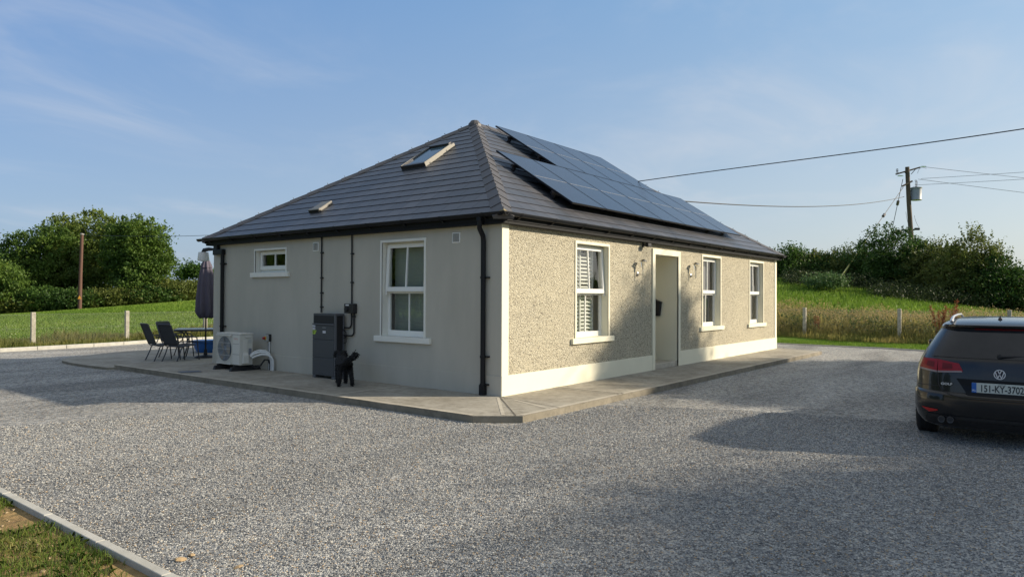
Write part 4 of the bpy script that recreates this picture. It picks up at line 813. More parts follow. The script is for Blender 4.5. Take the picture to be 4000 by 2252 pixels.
V_=[(-.22,0,.44),(-.05,0,.455),(.16,0,.45),(.30,0,.50),(.42,0,.60),(.52,0,.60),(.63,0,.57),        #0-6 hip,mid,chest,neck,head,muzzle,nose
 (-.25,.085,.40),(-.24,.105,.27),(-.33,.11,.17),(-.29,.12,.05),(-.25,.12,.02),                      #7-11 left hind
 (-.25,-.085,.40),(-.24,-.105,.27),(-.33,-.12,.17),(-.31,-.135,.05),(-.27,-.135,.02),                #12-16 right hind
 (.21,.075,.36),(.22,.08,.2),(.21,.08,.05),(.25,.08,.02),                                             #17-20
 (.21,-.075,.36),(.22,-.08,.2),(.21,-.08,.05),(.25,-.08,.02),                                         #21-24
 (-.33,-.03,.50),(-.38,-.09,.55),(-.40,-.15,.60),(-.40,-.19,.65),                                      #25-28 tail
 (.41,.09,.62),(.41,.12,.52),(.41,-.09,.62),(.41,-.12,.52)]                                            #ears
E_=[(0,1),(1,2),(2,3),(3,4),(4,5),(5,6),(0,7),(7,8),(8,9),(9,10),(10,11),(0,12),(12,13),(13,14),(14,15),(15,16),(2,17),(17,18),(18,19),(19,20),(2,21),(21,22),(22,23),(23,24),(0,25),(25,26),(26,27),(27,28),(4,29),(29,30),(4,31),(31,32)]
R_=[.118,.118,.128,.085,.08,.05,.03,.075,.052,.036,.036,.03,.075,.052,.036,.036,.03,.06,.045,.04,.03,.06,.045,.04,.03,.045,.045,.05,.035,.035,.03,.035,.03]
body=skin('body',V_,E_,R_,0,2,dog,fur)
bme=body.data; co_=np.array([v.co[:] for v in bme.vertices]); no_=np.array([v.normal[:] for v in bme.vertices]); rng=np.random.default_rng(5)
idx=rng.integers(0,len(co_),5200); C=co_[idx]+rng.normal(0,.006,(5200,3))+no_[idx]*rng.uniform(-.004,.009,(5200,1))
mk_mesh('coat_curls',leaf_quads(C,.019,rng),4,furl,rng.random(len(C)),dog)
tp=np.array([[-.36,-.06,.53],[-.40,-.15,.6],[-.41,-.2,.66]]); tt=rng.random(700); ti=np.clip((tt*2).astype(int),0,1); fr_=(tt*2-ti)[:,None]; C=tp[ti]*(1-fr_)+tp[ti+1]*fr_+rng.normal(0,.022,(700,3)); C[:,2]-=rng.random(700)*.06*tt
mk_mesh('tail_feathering',leaf_quads(C,.035,rng),4,furl,rng.random(700),dog)
g=MB(); 
for s in (-1,1): g.lathe([(0,-.008),(.009,-.004),(.009,.004),(0,.008)],(.475,s*.045,.625),8)
g.build('eyes',mat('dark_eye',(.01,.008,.006),.1),dog)

# ================================================================ CAR
car=thing('parked_car','dark estate car parked on the gravel, seen from behind, with silver roof rails','car',(.685,-6.52,.0),R(2.6))
paint=mat('black_car_paint',(.0075,.0085,.011),.25,spec=.25,coat=.6,var=(3,.9),c2=(.019,.018,.017)); paint.node_tree.nodes['Principled BSDF'].inputs['Coat Roughness'].default_value=.06
cgl=mat('dark_tinted_glass',(.009,.011,.015),.12,spec=.5,var=(1.6,.8),c2=(.035,.036,.038))
red=mat('red_lamp_lens',(.27,.008,.010),.3,spec=.3,coat=.1); red2=mat('bright_red_reflector',(.42,.015,.012),.15,coat=.6); clr=mat('clear_lamp_lens',(.26,.20,.19),.3,coat=.1)
rub=mat('tyre_rubber',(.018,.018,.019),.8,bump=(60,.4,.004)); trim=mat('black_trim',(.015,.015,.016),.5)
ZL=[.19,.22,.30,.40,.50,.585,.60,.62,.70,.80,.90,.975,.99,1.06,1.15,1.25,1.33,1.345,1.36,1.385,1.405,1.43,1.45]
WL=[.76,.80,.84,.865,.868,.866,.865,.855,.852,.848,.832,.805,.797,.765,.715,.66,.612,.607,.602,.585,.562,.51,.41]
XR=[.16,.10,.035,.005,.0,.004,.015,.045,.052,.062,.078,.098,.105,.15,.205,.27,.325,.325,.285,.275,.33,.45,.68]
XF=[4.35,4.45,4.54,4.56,4.55,4.52,4.51,4.50,4.46,4.36,4.10,3.72,3.60,3.42,3.24,3.05,2.88,2.85,2.80,2.70,2.58,2.38,2.05]
def hw_(z): return float(np.interp(z,ZL,WL))
NP=2.9; AC=.62
def surfx(y,z):
    w_=hw_(z); q=min(abs(y)/w_,.9999); return float(np.interp(z,ZL,XR))+AC*(1-(1-q**NP)**(1/NP))
def outline(z,w_,xr,xf,n=22):
    pts=[]; 
    for k in range(n+1):
        t=math.pi/2*k/n; y=w_*math.sin(t)**(2/NP); x=xr+AC*(1-math.cos(t)**(2/NP)); pts.append((x,y))
    pts=[p for p in pts]
    nf=14; af=min(.9,(xf-xr-AC)*.6)
    xs0,xs1=xr+AC,xf-af
    for k in range(1,8): pts.append((xs0+(xs1-xs0)*k/8,w_))
    for k in range(nf+1):
        t=math.pi/2*(1-k/nf); pts.append((xf-af*(1-math.cos(t)**(2/2.6)),w_*math.sin(t)**(2/2.6)))
    return [(x,y,z) for x,y in pts]+[(x,-y,z) for x,y in pts[-2:0:-1]]
g=MB(); ringsC=[outline(z,a_,b_,c_2) for z,a_,b_,c_2 in zip(ZL,WL,XR,XF)]; m_=len(ringsC[0])
# roof crown rings
last=(WL[-1],XR[-1],XF[-1])
ringsC.append(outline(1.462,.30,1.0,1.8)); ringsC.append(outline(1.466,.12,1.1,1.75))
vs=[p for r__ in ringsC for p in r__]; fs=[(i*m_+k,i*m_+(k+1)%m_,(i+1)*m_+(k+1)%m_,(i+1)*m_+k) for i in range(len(ringsC)-1) for k in range(m_)]+[tuple(range(m_)),tuple((len(ringsC)-1)*m_+k for k in range(m_))]
g.add(vs,fs); body=g.build('body',paint,car,smooth=True)
# wheel arches
cut=MB()
for x in (.98,3.62):
    for s in (-1,1): cut.lathe([(0,0),(.345,0),(.345,.30),(0,.30)],(x,s*.62 if s>0 else -.92,.318),36,'y')
co2=cut.build('cutter',trim); bo=body.modifiers.new('b','BOOLEAN'); bo.operation='DIFFERENCE'; bo.object=co2; bo.solver='EXACT'
co2.parent=car; bpy.context.view_layer.update(); nm_=bpy.data.meshes.new_from_object(body.evaluated_get(bpy.context.evaluated_depsgraph_get())); body.modifiers.clear(); body.data=nm_; nm_.materials.clear(); nm_.materials.append(paint)
for p in nm_.polygons: p.use_smooth=True; p.material_index=0
try: nm_.set_sharp_from_angle(angle=R(32))
except Exception: pass
bpy.data.objects.remove(co2)
def patch(corners,name,mt,off=.004,nu=14,nv=6,parent=car,both=False,thick=0):
    """corners (y,z) BL,BR,TR,TL on the tail surface"""
    g=MB(); sides=(1,-1) if both else (1,)
    for s in sides:
        vs=[]
        for j in range(nv+1):
            for i in range(nu+1):
                u=i/nu;v=j/nv; y=(1-v)*((1-u)*corners[0][0]+u*corners[1][0])+v*((1-u)*corners[3][0]+u*corners[2][0]); z=(1-v)*((1-u)*corners[0][1]+u*corners[1][1])+v*((1-u)*corners[3][1]+u*corners[2][1])
                k=1+off/ max(.3,abs(y)) if abs(y)>.4 else 1
                vs.append((surfx(y,z)-off,s*y*k,z))
        b=len(g.v); g.add(vs,[(j*(nu+1)+i,j*(nu+1)+i+1,(j+1)*(nu+1)+i+1,(j+1)*(nu+1)+i) for j in range(nv) for i in range(nu)])
    return g.build(name,mt,parent,smooth='all',fix=False)
patch([(-.655,1.015),(.655,1.015),(.515,1.325),(-.515,1.325)],'rear_window',cgl,.006,30,8)
patch([(-.53,1.327),(.53,1.327),(.53,1.358),(-.53,1.358)],'spoiler',M['black_pl'],.012,30,2)
patch([(-.24,1.330),(.24,1.330),(.24,1.350),(-.24,1.350)],'brake_light',mat('dark_red_lens',(.10,.006,.008),.2),.016,8,1)
for s in (1,-1):
    def P2(cs,nm,mt,off,**k):
        cs2=[(s*y,z) for y,z in cs]; return patch(cs2,nm,mt,off,**k)
    lo=P2([(.60,.845),(.795,.862),(.755,.985),(.592,.985)],'tail_light',red,.007); P2([(.60,.832),(.797,.855),(.795,.875),(.60,.852)],'reversing_lens',clr,.0075,nv=1,parent=car)
    li=P2([(.345,.862),(.592,.842),(.588,.985),(.385,.950)],'tail_light',red,.007); P2([(.35,.852),(.592,.832),(.592,.852),(.36,.868)],'reversing_lens',clr,.0075,nv=1)
    P2([(.63,.89),(.715,.90),(.70,.955),(.625,.952)],'lamp_core',mat('deep_red_lamp_core',(.13,.005,.006),.4,spec=.3),.0085,nv=3); P2([(.44,.885),(.545,.878),(.54,.95),(.445,.938)],'lamp_core',mat('deep_red_lamp_core',(.13,.005,.006),.4,spec=.3),.0085,nv=3)
    P2([(.59,.392),(.68,.366),(.765,.418),(.59,.408)],'bumper_reflector',red2,.006,nv=2)
    for yy in (.555,.468):
        g=MB(); g.lathe([(.026,0),(.033,-.002),(.035,.0),(.035,.12),(.028,.12),(.026,.01)],(.02,s*yy,.305),20,'x'); ex_=g.build('exhaust_pipe',mat('dark_exhaust_tip',(.10,.10,.10),.35,metal=.8),car,smooth=True,fix=False); g=MB(); g.lathe([(0,-.004),(.0275,-.004),(.0275,-.003),(0,-.003)],(.02,s*yy,.305),20,'x'); g.build('bore_shade',M['black_matt'],ex_)  # dark tip and flat black disc paint the shade inside the pipe
# seams of the tailgate
def seam(pts,name='tailgate_seam',r=.0035,mt=None):
    g=MB(); pp=[]
    for (y0_,z0_),(y1_,z1_) in zip(pts,pts[1:]):
        for k in range(8): t=k/8; y=y0_+(y1_-y0_)*t; z=z0_+(z1_-z0_)*t; pp.append((surfx(y,z)-.002,y,z))
    y,z=pts[-1]; pp.append((surfx(y,z)-.002,y,z)); g.tube(pp,r,5); g.build(name,mt or M['black_matt'],car,smooth=True)
seam([(-.598,.99),(-.59,.70),(-.55,.63),(-.46,.59),(-.28,.565),(.28,.565),(.46,.59),(.55,.63),(.59,.70),(.598,.99)],r=.0055)
seam([(.60,.985),(.63,1.0),(.66,1.01)]); seam([(-.60,.985),(-.63,1.0),(-.66,1.01)])
seam([(.59,.676),(.72,.676),(.83,.665)]); seam([(-.59,.676),(-.72,.676),(-.83,.665)])
patch([(-.30,.60),(.30,.60),(.41,.78),(-.41,.78)],'plate_recess',mat('recess_shade',(.004,.004,.005),.35,spec=.2),.002,16,3)  # flat patch, its darker colour stands in for shade in the recess
patch([(-.72,.315),(.72,.315),(.70,.35),(-.70,.35)],'bumper_trim',trim,.006,30,2); patch([(-.74,.215),(.74,.215),(.72,.315),(-.72,.315)],'diffuser',M['black_matt'],.004,30,2)
# plate
TP=lambda a_,b_,c_3:(.042-c_3,-a_,.692+b_)
pw=mat('plate_white',(.47,.50,.46),.4); g=MB(TP); g.box(-.26,-.055,-.004,.26,.055,.008); pl=g.build('number_plate',pw,car,bevel=.003)
g=MB(TP); g.box(-.2598,-.0548,.0082,-.215,.0548,.0095); g.build('blue_band',mat('plate_blue',(.01,.10,.38),.4),pl)
ink=mat('plate_black',(.018,.022,.028),.45)
text('151-KY-3702',lambda x_,y_,z_:TP(x_+.018,y_-.040,z_+.0092),'plate_characters',ink,pl,size=.107,sx=.70,bold=.0022)
text('IRL',lambda x_,y_,z_:TP(x_-.238,y_-.040,z_+.0102),'country_letters',mat('plate_pale_letters',(.6,.65,.7),.4),pl,size=.03)
text('CIARRAÍ',lambda x_,y_,z_:TP(x_+.02,y_+.036,z_+.0092),'county_name',ink,pl,size=.019)
g=MB(TP); g.add([(-.20,-.060,.006),(.215,-.060,.006),(.20,-.080,.006),(-.19,-.080,.006),(-.20,-.060,.0),(.215,-.060,.0),(.20,-.080,.0),(-.19,-.080,.0)],[(0,1,2,3),(4,7,6,5),(0,4,5,1),(1,5,6,2),(2,6,7,3),(3,7,4,0)]); ds=g.build('dealer_strip',mat('dealer_strip_white',(.55,.52,.50),.5),pl)
rt=mat('dealer_red_text',(.35,.08,.07),.5)
text('www.listowelmotors.ie',lambda x_,y_,z_:TP(x_-.09,y_-.0745,z_+.0066),'dealer_text',rt,ds,size=.0155); text('Tel: 068 21080',lambda x_,y_,z_:TP(x_+.14,y_-.0745,z_+.0066),'dealer_text',rt,ds,size=.0155)
# emblem: ring with V over W
TL_=lambda a_,b_,c_3:(.066-c_3,-a_,.85+b_)
g=MB(TL_)
def annul(r0,r1,z0_,z1_,n=40):
    vs=[];
    for k in range(n):
        an=2*math.pi*k/n
        for r2_,z_ in ((r0,z0_),(r0,z1_),(r1,z1_),(r1,z0_)): vs.append((r2_*math.cos(an),r2_*math.sin(an),z_))
    g.add(vs,[(4*k+i,4*k+(i+1)%4,4*((k+1)%n)+(i+1)%4,4*((k+1)%n)+i) for k in range(n) for i in range(4)])
annul(.047,.055,0,.012)
def stroke(p,q,w_,z0_=.002,z1_=.011):
    p=Vector(p);q=Vector(q);t=(q-p).normalized();n_=Vector((-t.y,t.x))*w_/2; g.prism([(p-n_)[:],(q-n_)[:],(q+n_)[:],(p+n_)[:]],z0_,z1_)
for s in (-1,1):
    stroke((s*.017,.046),(s*.0015,.008),.0085); stroke((s*.040,.027),(s*.0175,-.041),.0085); stroke((s*.0175,-.041),(s*.0015,-.004),.0085)
em=g.build('emblem',mat('pale_chrome',(.62,.64,.68),.35,metal=.35),car,fix=False)
g=MB(TL_); g.lathe([(0,.0),(.048,.0),(.048,.0015),(0,.0015)],(0,0,0),32); g.build('emblem_disc',mat('emblem_blue_black',(.01,.02,.05),.2),em)
text('GOLF',lambda x_,y_,z_:(.066-z_+.0,.505-x_,.700+y_),'model_lettering',mat('pale_chrome_letters',(.6,.6,.6),.35,metal=.35),car,size=.036,ext=.003,sx=1.25,bold=.001)
# roof rails
al=mat('satin_aluminium',(.62,.62,.64),.3,metal=.9)
for s in (-1,1):
    g=MB(); pts=[(.46,s*.475,1.415),(.52,s*.475,1.442),(.62,s*.472,1.464),(.8,s*.47,1.476),(1.5,s*.468,1.482),(2.2,s*.465,1.475),(2.4,s*.46,1.45),(2.46,s*.455,1.42)]; g.tube(pts,[.018,.018,.016,.014,.014,.014,.016,.016],8); g.build('roof_rail',al,car,smooth=True)
g=MB(); g.add([(.62,-.022,1.452),(.62,.022,1.452),(.80,.018,1.464),(.80,-.018,1.464),(.655,-.006,1.475),(.655,.006,1.475),(.70,0,1.475),(.64,0,1.515),(.648,0,1.515)],[(0,1,5,4),(1,2,6,5),(2,3,6),(3,0,4,6),(4,5,7),(5,6,8,7),(6,4,7,8)]); g.build('antenna',M['black_matt'],car,fix=False)
g=MB(); g.lathe([(0,-.02),(.022,-.018),(.026,0),(0,.0)],(.128,-.0,1.045),14,'x'); g.tube([(.115,-.0,1.045),(.15,-.2,1.052),(.165,-.47,1.062)],[.016,.009,.006],8); g.build('rear_wiper',M['black_matt'],car,smooth=True)
# side windows and windscreen
for s in (-1,1):
    g=MB()
    for x0,x1 in ((.72,1.25),(1.29,2.1),(2.14,2.75)):
        vs=[]
        for j in range(5):
            z=1.005+j*.075
            for i in range(5): x=x0+(x1-x0)*i/4 + (.06*j if x0<1 else 0)*(1-i/4); vs.append((x,s*(hw_(z)+.004),z))
        g.add(vs,[(j*5+i,j*5+i+1,(j+1)*5+i+1,(j+1)*5+i) for j in range(4) for i in range(4)])
    g.build('side_window',cgl,car,fix=False)
    g=MB(); g.box(3.0,s*.84,.97,3.10,s*.93,1.07) ; g.build('door_mirror',paint,car,bevel=.03)
# wheels
def wheel(x,s):
    g=MB(); prof=[(.20,-.112),(.285,-.112),(.308,-.10),(.318,-.08)]
    for k in range(4): y=-.055+k*.034; prof+=[(.318,y-.004),(.309,y-.002),(.309,y+.004),(.318,y+.006)]
    prof+=[(.318,.08),(.308,.10),(.285,.112),(.20,.112)]
    r_=thing('wheel',None,None,(0,0,0)); 
    for k_ in list(r_.keys()): del r_[k_]
    r_.parent=car; r_.location=(x,s*.765,.318)
    g.lathe(prof,(0,0,0),48,'y'); g.build('tyre',rub,r_,smooth=True)
    g=MB(); g.lathe([(0,s*.09),(.05,s*.10),(.06,s*.085),(.19,s*.06),(.205,s*.1125),(.21,s*.1125),(.21,s*.05),(0,s*.05)],(0,0,0),32,'y'); g.build('rim',al,r_,smooth=True)
for x in (.98,3.62):
    for s in (-1,1): wheel(x,s)
# front lamps so that the car is whole
for s in (-1,1):
    g=MB(); g.box(4.15,s*.55,.62,4.36,s*.78,.75); g.build('headlight',clr,car,bevel=.03)

# ================================================================ FENCES
def fence(name,label,posts,heights,ph,wdt=.13,wire=True):
    r_=thing(name,label,'fence',(0,0,0)); 
    for (x,y,z0,z1) in posts:
        g=MB(); g.box(x-wdt/2,y-wdt/2,z0-.2,x+wdt/2,y+wdt/2,z1); g.build('post',M['concrete_post'],r_,bevel=.012)
    g=MB()
    for (x0,y0,a0,a1),(x1,y1,b0,b1) in zip(posts,posts[1:]):
        for f_ in (.06,.5,.93): g.tube([(x0,y0-.08,a0+(a1-a0)*f_),((x0+x1)/2,(y0+y1)/2-.08,(a0+b0)/2+((a1-a0)+(b1-b0))/2*f_-.01),(x1,y1-.08,b0+(b1-b0)*f_)],.0025,4,False)
        D=math.hypot(x1-x0,y1-y0); n=int(D/.09)
        for k in range(-12,n+1):
            for sg in (1,-1):
                t0=k/n; t1=(k+ .93*(a1-a0)/.09)/n; ta=max(0,t0); tb=min(1,t1)
                if ta>=tb: continue
                fa=(ta-t0)/(t1-t0); fb=(tb-t0)/(t1-t0)
                if sg<0: fa,fb=1-fa,1-fb
                pa=(x0+(x1-x0)*ta,y0+(y1-y0)*ta-.08,a0+(a1-a0)*.93*fa+.03); pb=(x0+(x1-x0)*tb,y0+(y1-y0)*tb-.08,a0+(a1-a0)*.93*fb+.03)
                g.tube([pa,pb],.0016,3,False)
    g.build('wire_mesh',M['wire_g'],r_,fix=False); return r_
fence('chain_link_fence','chain link fence on concrete posts between the kerb and the left field',[(.04+3.02*k,20.30-.02*k,0,1.09+.01*k) for k in range(-2,5)],None,1.1)
fence('chain_link_fence','chain link fence on concrete posts in the tall dry grass right of the cottage',[(20.5-.12*k,1.0+3.33*k,.02,1.30) for k in (-4,-3,-2,-1,0,1,2,3)],None,1.3,.12)

# ================================================================ GRASS
rng=np.random.default_rng(11)
gm=leafmat('fresh_grass_blades',(.045,.10,.014),(.16,.21,.04),.35,patch=1.6,cc=(.40,.34,.14))
dm=leafmat('dry_tall_grass',(.13,.19,.04),(.50,.42,.15),.5,patch=.6,cc=(.64,.53,.24))
fm=leafmat('field_grass_blades',(.10,.19,.02),(.20,.30,.04),.42,patch=.18,cc=(.30,.33,.08))
# bottom-left lawn
n=75000; X=-6.77-rng.random(n)**1.2*4.0; Y=rng.uniform(-4.6,1.5,n)
def vnoise(x,y,s,seed):
    r2=np.random.default_rng(seed); G=r2.random((64,64)); u=(x*s)%63; v=(y*s)%63; i=u.astype(int); j=v.astype(int); fu=u-i; fv=v-j; fu=fu*fu*(3-2*fu); fv=fv*fv*(3-2*fv)
    return (G[i,j]*(1-fu)+G[i+1,j]*fu)*(1-fv)+(G[i,j+1]*(1-fu)+G[i+1,j+1]*fu)*fv
dens=vnoise(X+100,Y+100,2.2,1)*.6+vnoise(X+100,Y+100,6,2)*.4; edge=np.clip((-6.78-X)/.5,0,1)
k=dens*(.5+.5*edge)>.29+.14*rng.random(n); X,Y=X[k],Y[k]
P=np.stack([X,Y,np.full(len(X),.0)],1)
tag(mk_mesh('grass',blades(P,.06,.0055,rng,.9),5,gm,rng.random(len(P))),kind='stuff',label='patchy green grass on bare soil inside the kerb in the near corner')
# stones on soil
n=420; X=-6.80-rng.random(n)*2.2; Y=rng.uniform(-4,1,n); g=MB()
for x,y in zip(X,Y):
    s=random.uniform(.006,.022); g.lathe([(0,-s*.3),(s*random.uniform(.7,1.1),0),(s*.6,s*.45),(0,s*.55)],(x,y,.002),6)
tag(g.build('soil_stones',mat('tan_stones',(.42,.31,.18),.9,var=(20,.6)),fix=False),kind='stuff',label='small tan stones lying on the bare soil')
for i,(x,y,s,lb) in enumerate(((-6.52,-2.62,.035,'largest of three tan stones by the near end of the lawn kerb'),(-6.44,-2.60,.03,'tan stone touching the largest one by the near end of the kerb'),(-6.36,-3.02,.028,'tan stone lying apart nearest the bottom edge, right of the kerb end'))):
    g=MB(); g.lathe([(0,-s*.2),(s,0),(s*.85,s*.35),(s*.4,s*.55),(0,s*.55)],(0,0,0),7); o=g.build('loose_stone',mat('ochre_stone',(.40,.29,.16),.9,var=(30,.8),c2=(.28,.2,.12)),smooth=False,loc=(x,y,.01)); o.rotation_euler=(.1,.2,i*1.3); o.scale=(1.25,.8,.8); tag(o,lb,'stone','tan stones on the gravel')
# verge by the right kerb (mown)
def inpoly_x(y): return np.interp(y,[-34,-3.8,-2.3,1.1,6,14],[16.98,16.98,17.38,17.44,17.44,17.1])
n=42000; Y=rng.uniform(-7,6.5,n); X=inpoly_x(Y)+rng.random(n)*2.9; P=np.stack([X,Y,np.full(n,.02)],1)
tag(mk_mesh('grass',blades(P,.075,.014,rng,.5),5,leafmat('mown_verge_blades',(.09,.18,.018),(.20,.31,.045),.4,patch=.9),rng.random(n)),kind='stuff',label='short mown bright green verge along the right edge of the gravel')
# tall dry grass at right fence
n=34000; Y=rng.uniform(-9,7,n); X=19.75+rng.random(n)**1.1*4.4+.2*np.sin(Y*1.3); hn=vnoise(X+50,Y+50,.9,7); fr2=np.clip((X-19.7)/1.6,.28,1)
P=np.stack([X,Y,terr(X,Y)+0.02],1)
tag(mk_mesh('tall_grass',blades(P,(.62+.38*hn)*fr2,.017,rng,.22),5,dm,np.clip(rng.random(n)*.55+vnoise(X+90,Y+90,1.4,9)*.5,0,1)),kind='stuff',label='tall dry yellow brown grass and weeds along the right fence')
# seed heads
n=3800; Y=rng.uniform(-9,7,n); X=20.7+rng.random(n)*3.3; hn=vnoise(X+50,Y+50,.9,7); Hh=(.66+.40*hn)*rng.uniform(.8,1.2,n); C=np.stack([X+rng.normal(0,.05,n),Y+rng.normal(0,.05,n),terr(X,Y)+Hh],1)
C=np.repeat(C,5,0)+rng.normal(0,1,(n*5,3))*np.array([.018,.018,.05])
tag(mk_mesh('seed_heads',leaf_quads(C,.045,rng),4,leafmat('straw_seed_heads',(.30,.24,.09),(.48,.37,.17),.4,patch=1),rng.random(len(C))),kind='stuff',label='straw coloured seed heads above the tall grass at the right fence')
# green weeds within the tall grass
n=2600; Y=rng.uniform(-9,7,n); X=20.5+rng.random(n)*3.9; base_=np.stack([X,Y,terr(X,Y)],1); C=np.repeat(base_,7,0); C[:,2]+=rng.uniform(.1,.85,len(C)); C+=rng.normal(0,.06,C.shape)
tag(mk_mesh('weeds',leaf_quads(C,.075,rng),4,leafmat('dull_green_weeds',(.05,.09,.02),(.13,.17,.05),.35,patch=1),rng.random(len(C))),kind='stuff',label='dull green weeds among the tall grass at the right fence')
# left verge rough grass
n=17000; X=rng.uniform(-6,12,n); Y=18.6+rng.random(n)*3.4; hn=vnoise(X+50,Y+50,.8,17); k=(Y>18.9+.4*hn); X,Y,hn=X[k],Y[k],hn[k]; P=np.stack([X,Y,terr(X,Y)+.0],1)
tag(mk_mesh('rough_grass',blades(P,.12+.42*hn**1.6,.015,rng,.4),5,leafmat('rough_verge_blades',(.075,.10,.02),(.26,.24,.075),.35,patch=.9,cc=(.36,.30,.13)),rng.random(len(P))),kind='stuff',label='rough brownish grass under the left chain link fence')
# field blades
def sector(n,a0,a1,r0,r1):
    a=np.radians(rng.uniform(a0,a1,n)); r=np.sqrt(rng.uniform(r0*r0,r1*r1,n)); return CAM.x+r*np.cos(a),CAM.y+r*np.sin(a)
X,Y=sector(60000,56,78,29.5,60); k=Y>21.0; X,Y=X[k],Y[k]; P=np.stack([X,Y,terr(X,Y)],1)
tag(mk_mesh('meadow',blades(P,.13,.035,rng,.5),5,fm,rng.random(len(P))),kind='stuff',label='sunlit green meadow grass beyond the left fence')
X,Y=sector(900,58,76,30,42); k=Y>21.5; X,Y=X[k],Y[k]; C=np.stack([X,Y,terr(X,Y)+rng.uniform(.1,.16,len(X))],1)
tag(mk_mesh('clover_flowers',leaf_quads(C,.035,rng),4,mat('clover_white',(.42,.45,.28),.8)),kind='stuff',label='white clover flowers dotted through the left meadow')
X,Y=sector(46000,-4,20,31,56); k=X>23.5; X,Y=X[k],Y[k]; P=np.stack([X,Y,terr(X,Y)],1)
tag(mk_mesh('meadow',blades(P,.26,.035,rng,.4),5,fm,rng.random(len(P))),kind='stuff',label='green meadow grass on the slope beyond the right fence')
# dock plant
rng=np.random.default_rng(5)
dockm=leafmat('rust_red_seeds',(.24,.075,.03),(.40,.15,.06),.2,patch=3)
def dock(pos,h,label,ns=6):
    r_=thing('dock_plant',label,'plant',pos,0,'rust red dock plants'); g=MB(); pts=[]
    for k in range(ns):
        dx,dy=rng.normal(0,.10,2); top=(dx*1.6,dy*1.6,h*rng.uniform(.75,1)); g.tube([(dx*.2,dy*.2,-.05),(dx*.8,dy*.8,h*.5),top],[.012,.009,.004],5)
        t=rng.uniform(.5,1,160)[:,None]; C=np.array(top)*t+rng.normal(0,.032,(160,3)); mk_mesh('seed_spike',leaf_quads(C,.045,rng),4,dockm,rng.random(160),r_)
    g.build('stem',mat('dock_stem_red',(.20,.07,.035),.8),r_,fix=False)
dock((20.6,-3.62,.0),1.62,'tall rust red dock plant rising from the dry grass left of the car',4)
dock((20.9,-4.05,.0),1.75,'taller leaning rust red dock plant just behind the car roof line',4)
dock((20.75,.55,.0),1.2,'small rust red dock plant beside the fence post near the cottage end',2)

# ================================================================ TREES AND HEDGES
lgA=leafmat('sycamore_leaves',(.032,.075,.013),(.125,.20,.032),.38,patch=.22,cc=(.23,.27,.06))
lgB=leafmat('ash_leaves',(.055,.095,.018),(.18,.235,.045),.38,patch=.25,cc=(.27,.27,.09))
lgC=leafmat('dark_leaves',(.024,.06,.013),(.08,.15,.026),.35,patch=.35,cc=(.13,.19,.04))
lgD=leafmat('olive_leaves',(.06,.085,.018),(.17,.20,.045),.38,patch=.4,cc=(.23,.23,.08))
def at(xd,depth,zoff=0):   # a point on the ground seen in column xd (of 2575) at a given depth
    dx=(xd*1.5534-2000)/2752.8; p=CAM+depth*(Vector((cf.x,cf.y,0))+Vector((cr.x,cr.y,0))*dx); return (p.x,p.y,float(terr(np.float64(p.x),np.float64(p.y)))+zoff)
G1='big trees beyond the left field'
def LB(*ls):   # lobes given as (right, away, height, r across, r deep, r high) seen from the yard
    f2=Vector((cf.x,cf.y)).normalized(); q2=Vector((cr.x,cr.y)).normalized(); return [((q2*a+f2*b).x,(q2*a+f2*b).y,z,(rx+ry)/2,(rx+ry)/2,rz2) for a,b,z,rx,ry,rz2 in ls]
tree('sycamore_tree','broad dark green sycamore at the far left behind the field','tree',at(75,62),LB((0,0,4.2,2.5,2.4,2.6),(-3.2,0,3.6,2.6,2.4,2.3),(2.6,-.2,4.9,2.2,2,2.5),(-1,-1.2,2.3,3.2,2.2,2.0),(2,-.8,2.2,2.4,2,2.0)),760,60,.30,.19,lgA,21,(2.0,.3),G1,.25,1.2)
tree('ash_tree','tallest domed ash tree with thin olive top behind the pole','tree',at(220,64),LB((0,.5,5.5,2.9,2.6,3.0),(-2.4,0,5.2,2.3,2.2,2.7),(2.3,0,5.0,2.0,2,2.7),(.4,-1.4,3.2,3.2,2.4,2.4),(-2.2,-1,2.6,2.2,2,2.2),(2.4,-1,2.8,2.2,2,2.4)),980,56,.30,.19,lgB,22,(3,.3),G1,.25,1.2,spray=240,sprayh=.75)
tree('sycamore_tree','rounded dense green tree at the right end of the left tree group','tree',at(362,60),LB((0,0,4.3,1.9,1.9,3.1),(-1.8,.2,4.6,1.6,1.7,2.7),(.9,-.4,3.2,1.5,1.6,2.6),(-1.2,.3,4.0,1.6,1.8,2.6),(.2,-.8,2.0,2.3,1.8,1.9)),760,60,.27,.18,lgA,23,(2.2,.25),G1,.25,1.2,spray=60,sprayh=.5)
tree('bushy_tree','low dark bushy tree under the sycamore at the left frame edge','tree',at(-60,56),LB((0,0,2.6,3,3,2.2),(2.6,-1,1.9,2.2,2,1.6)),300,60,.32,.18,lgA,24,(1.2,.2),G1,.2,.6)
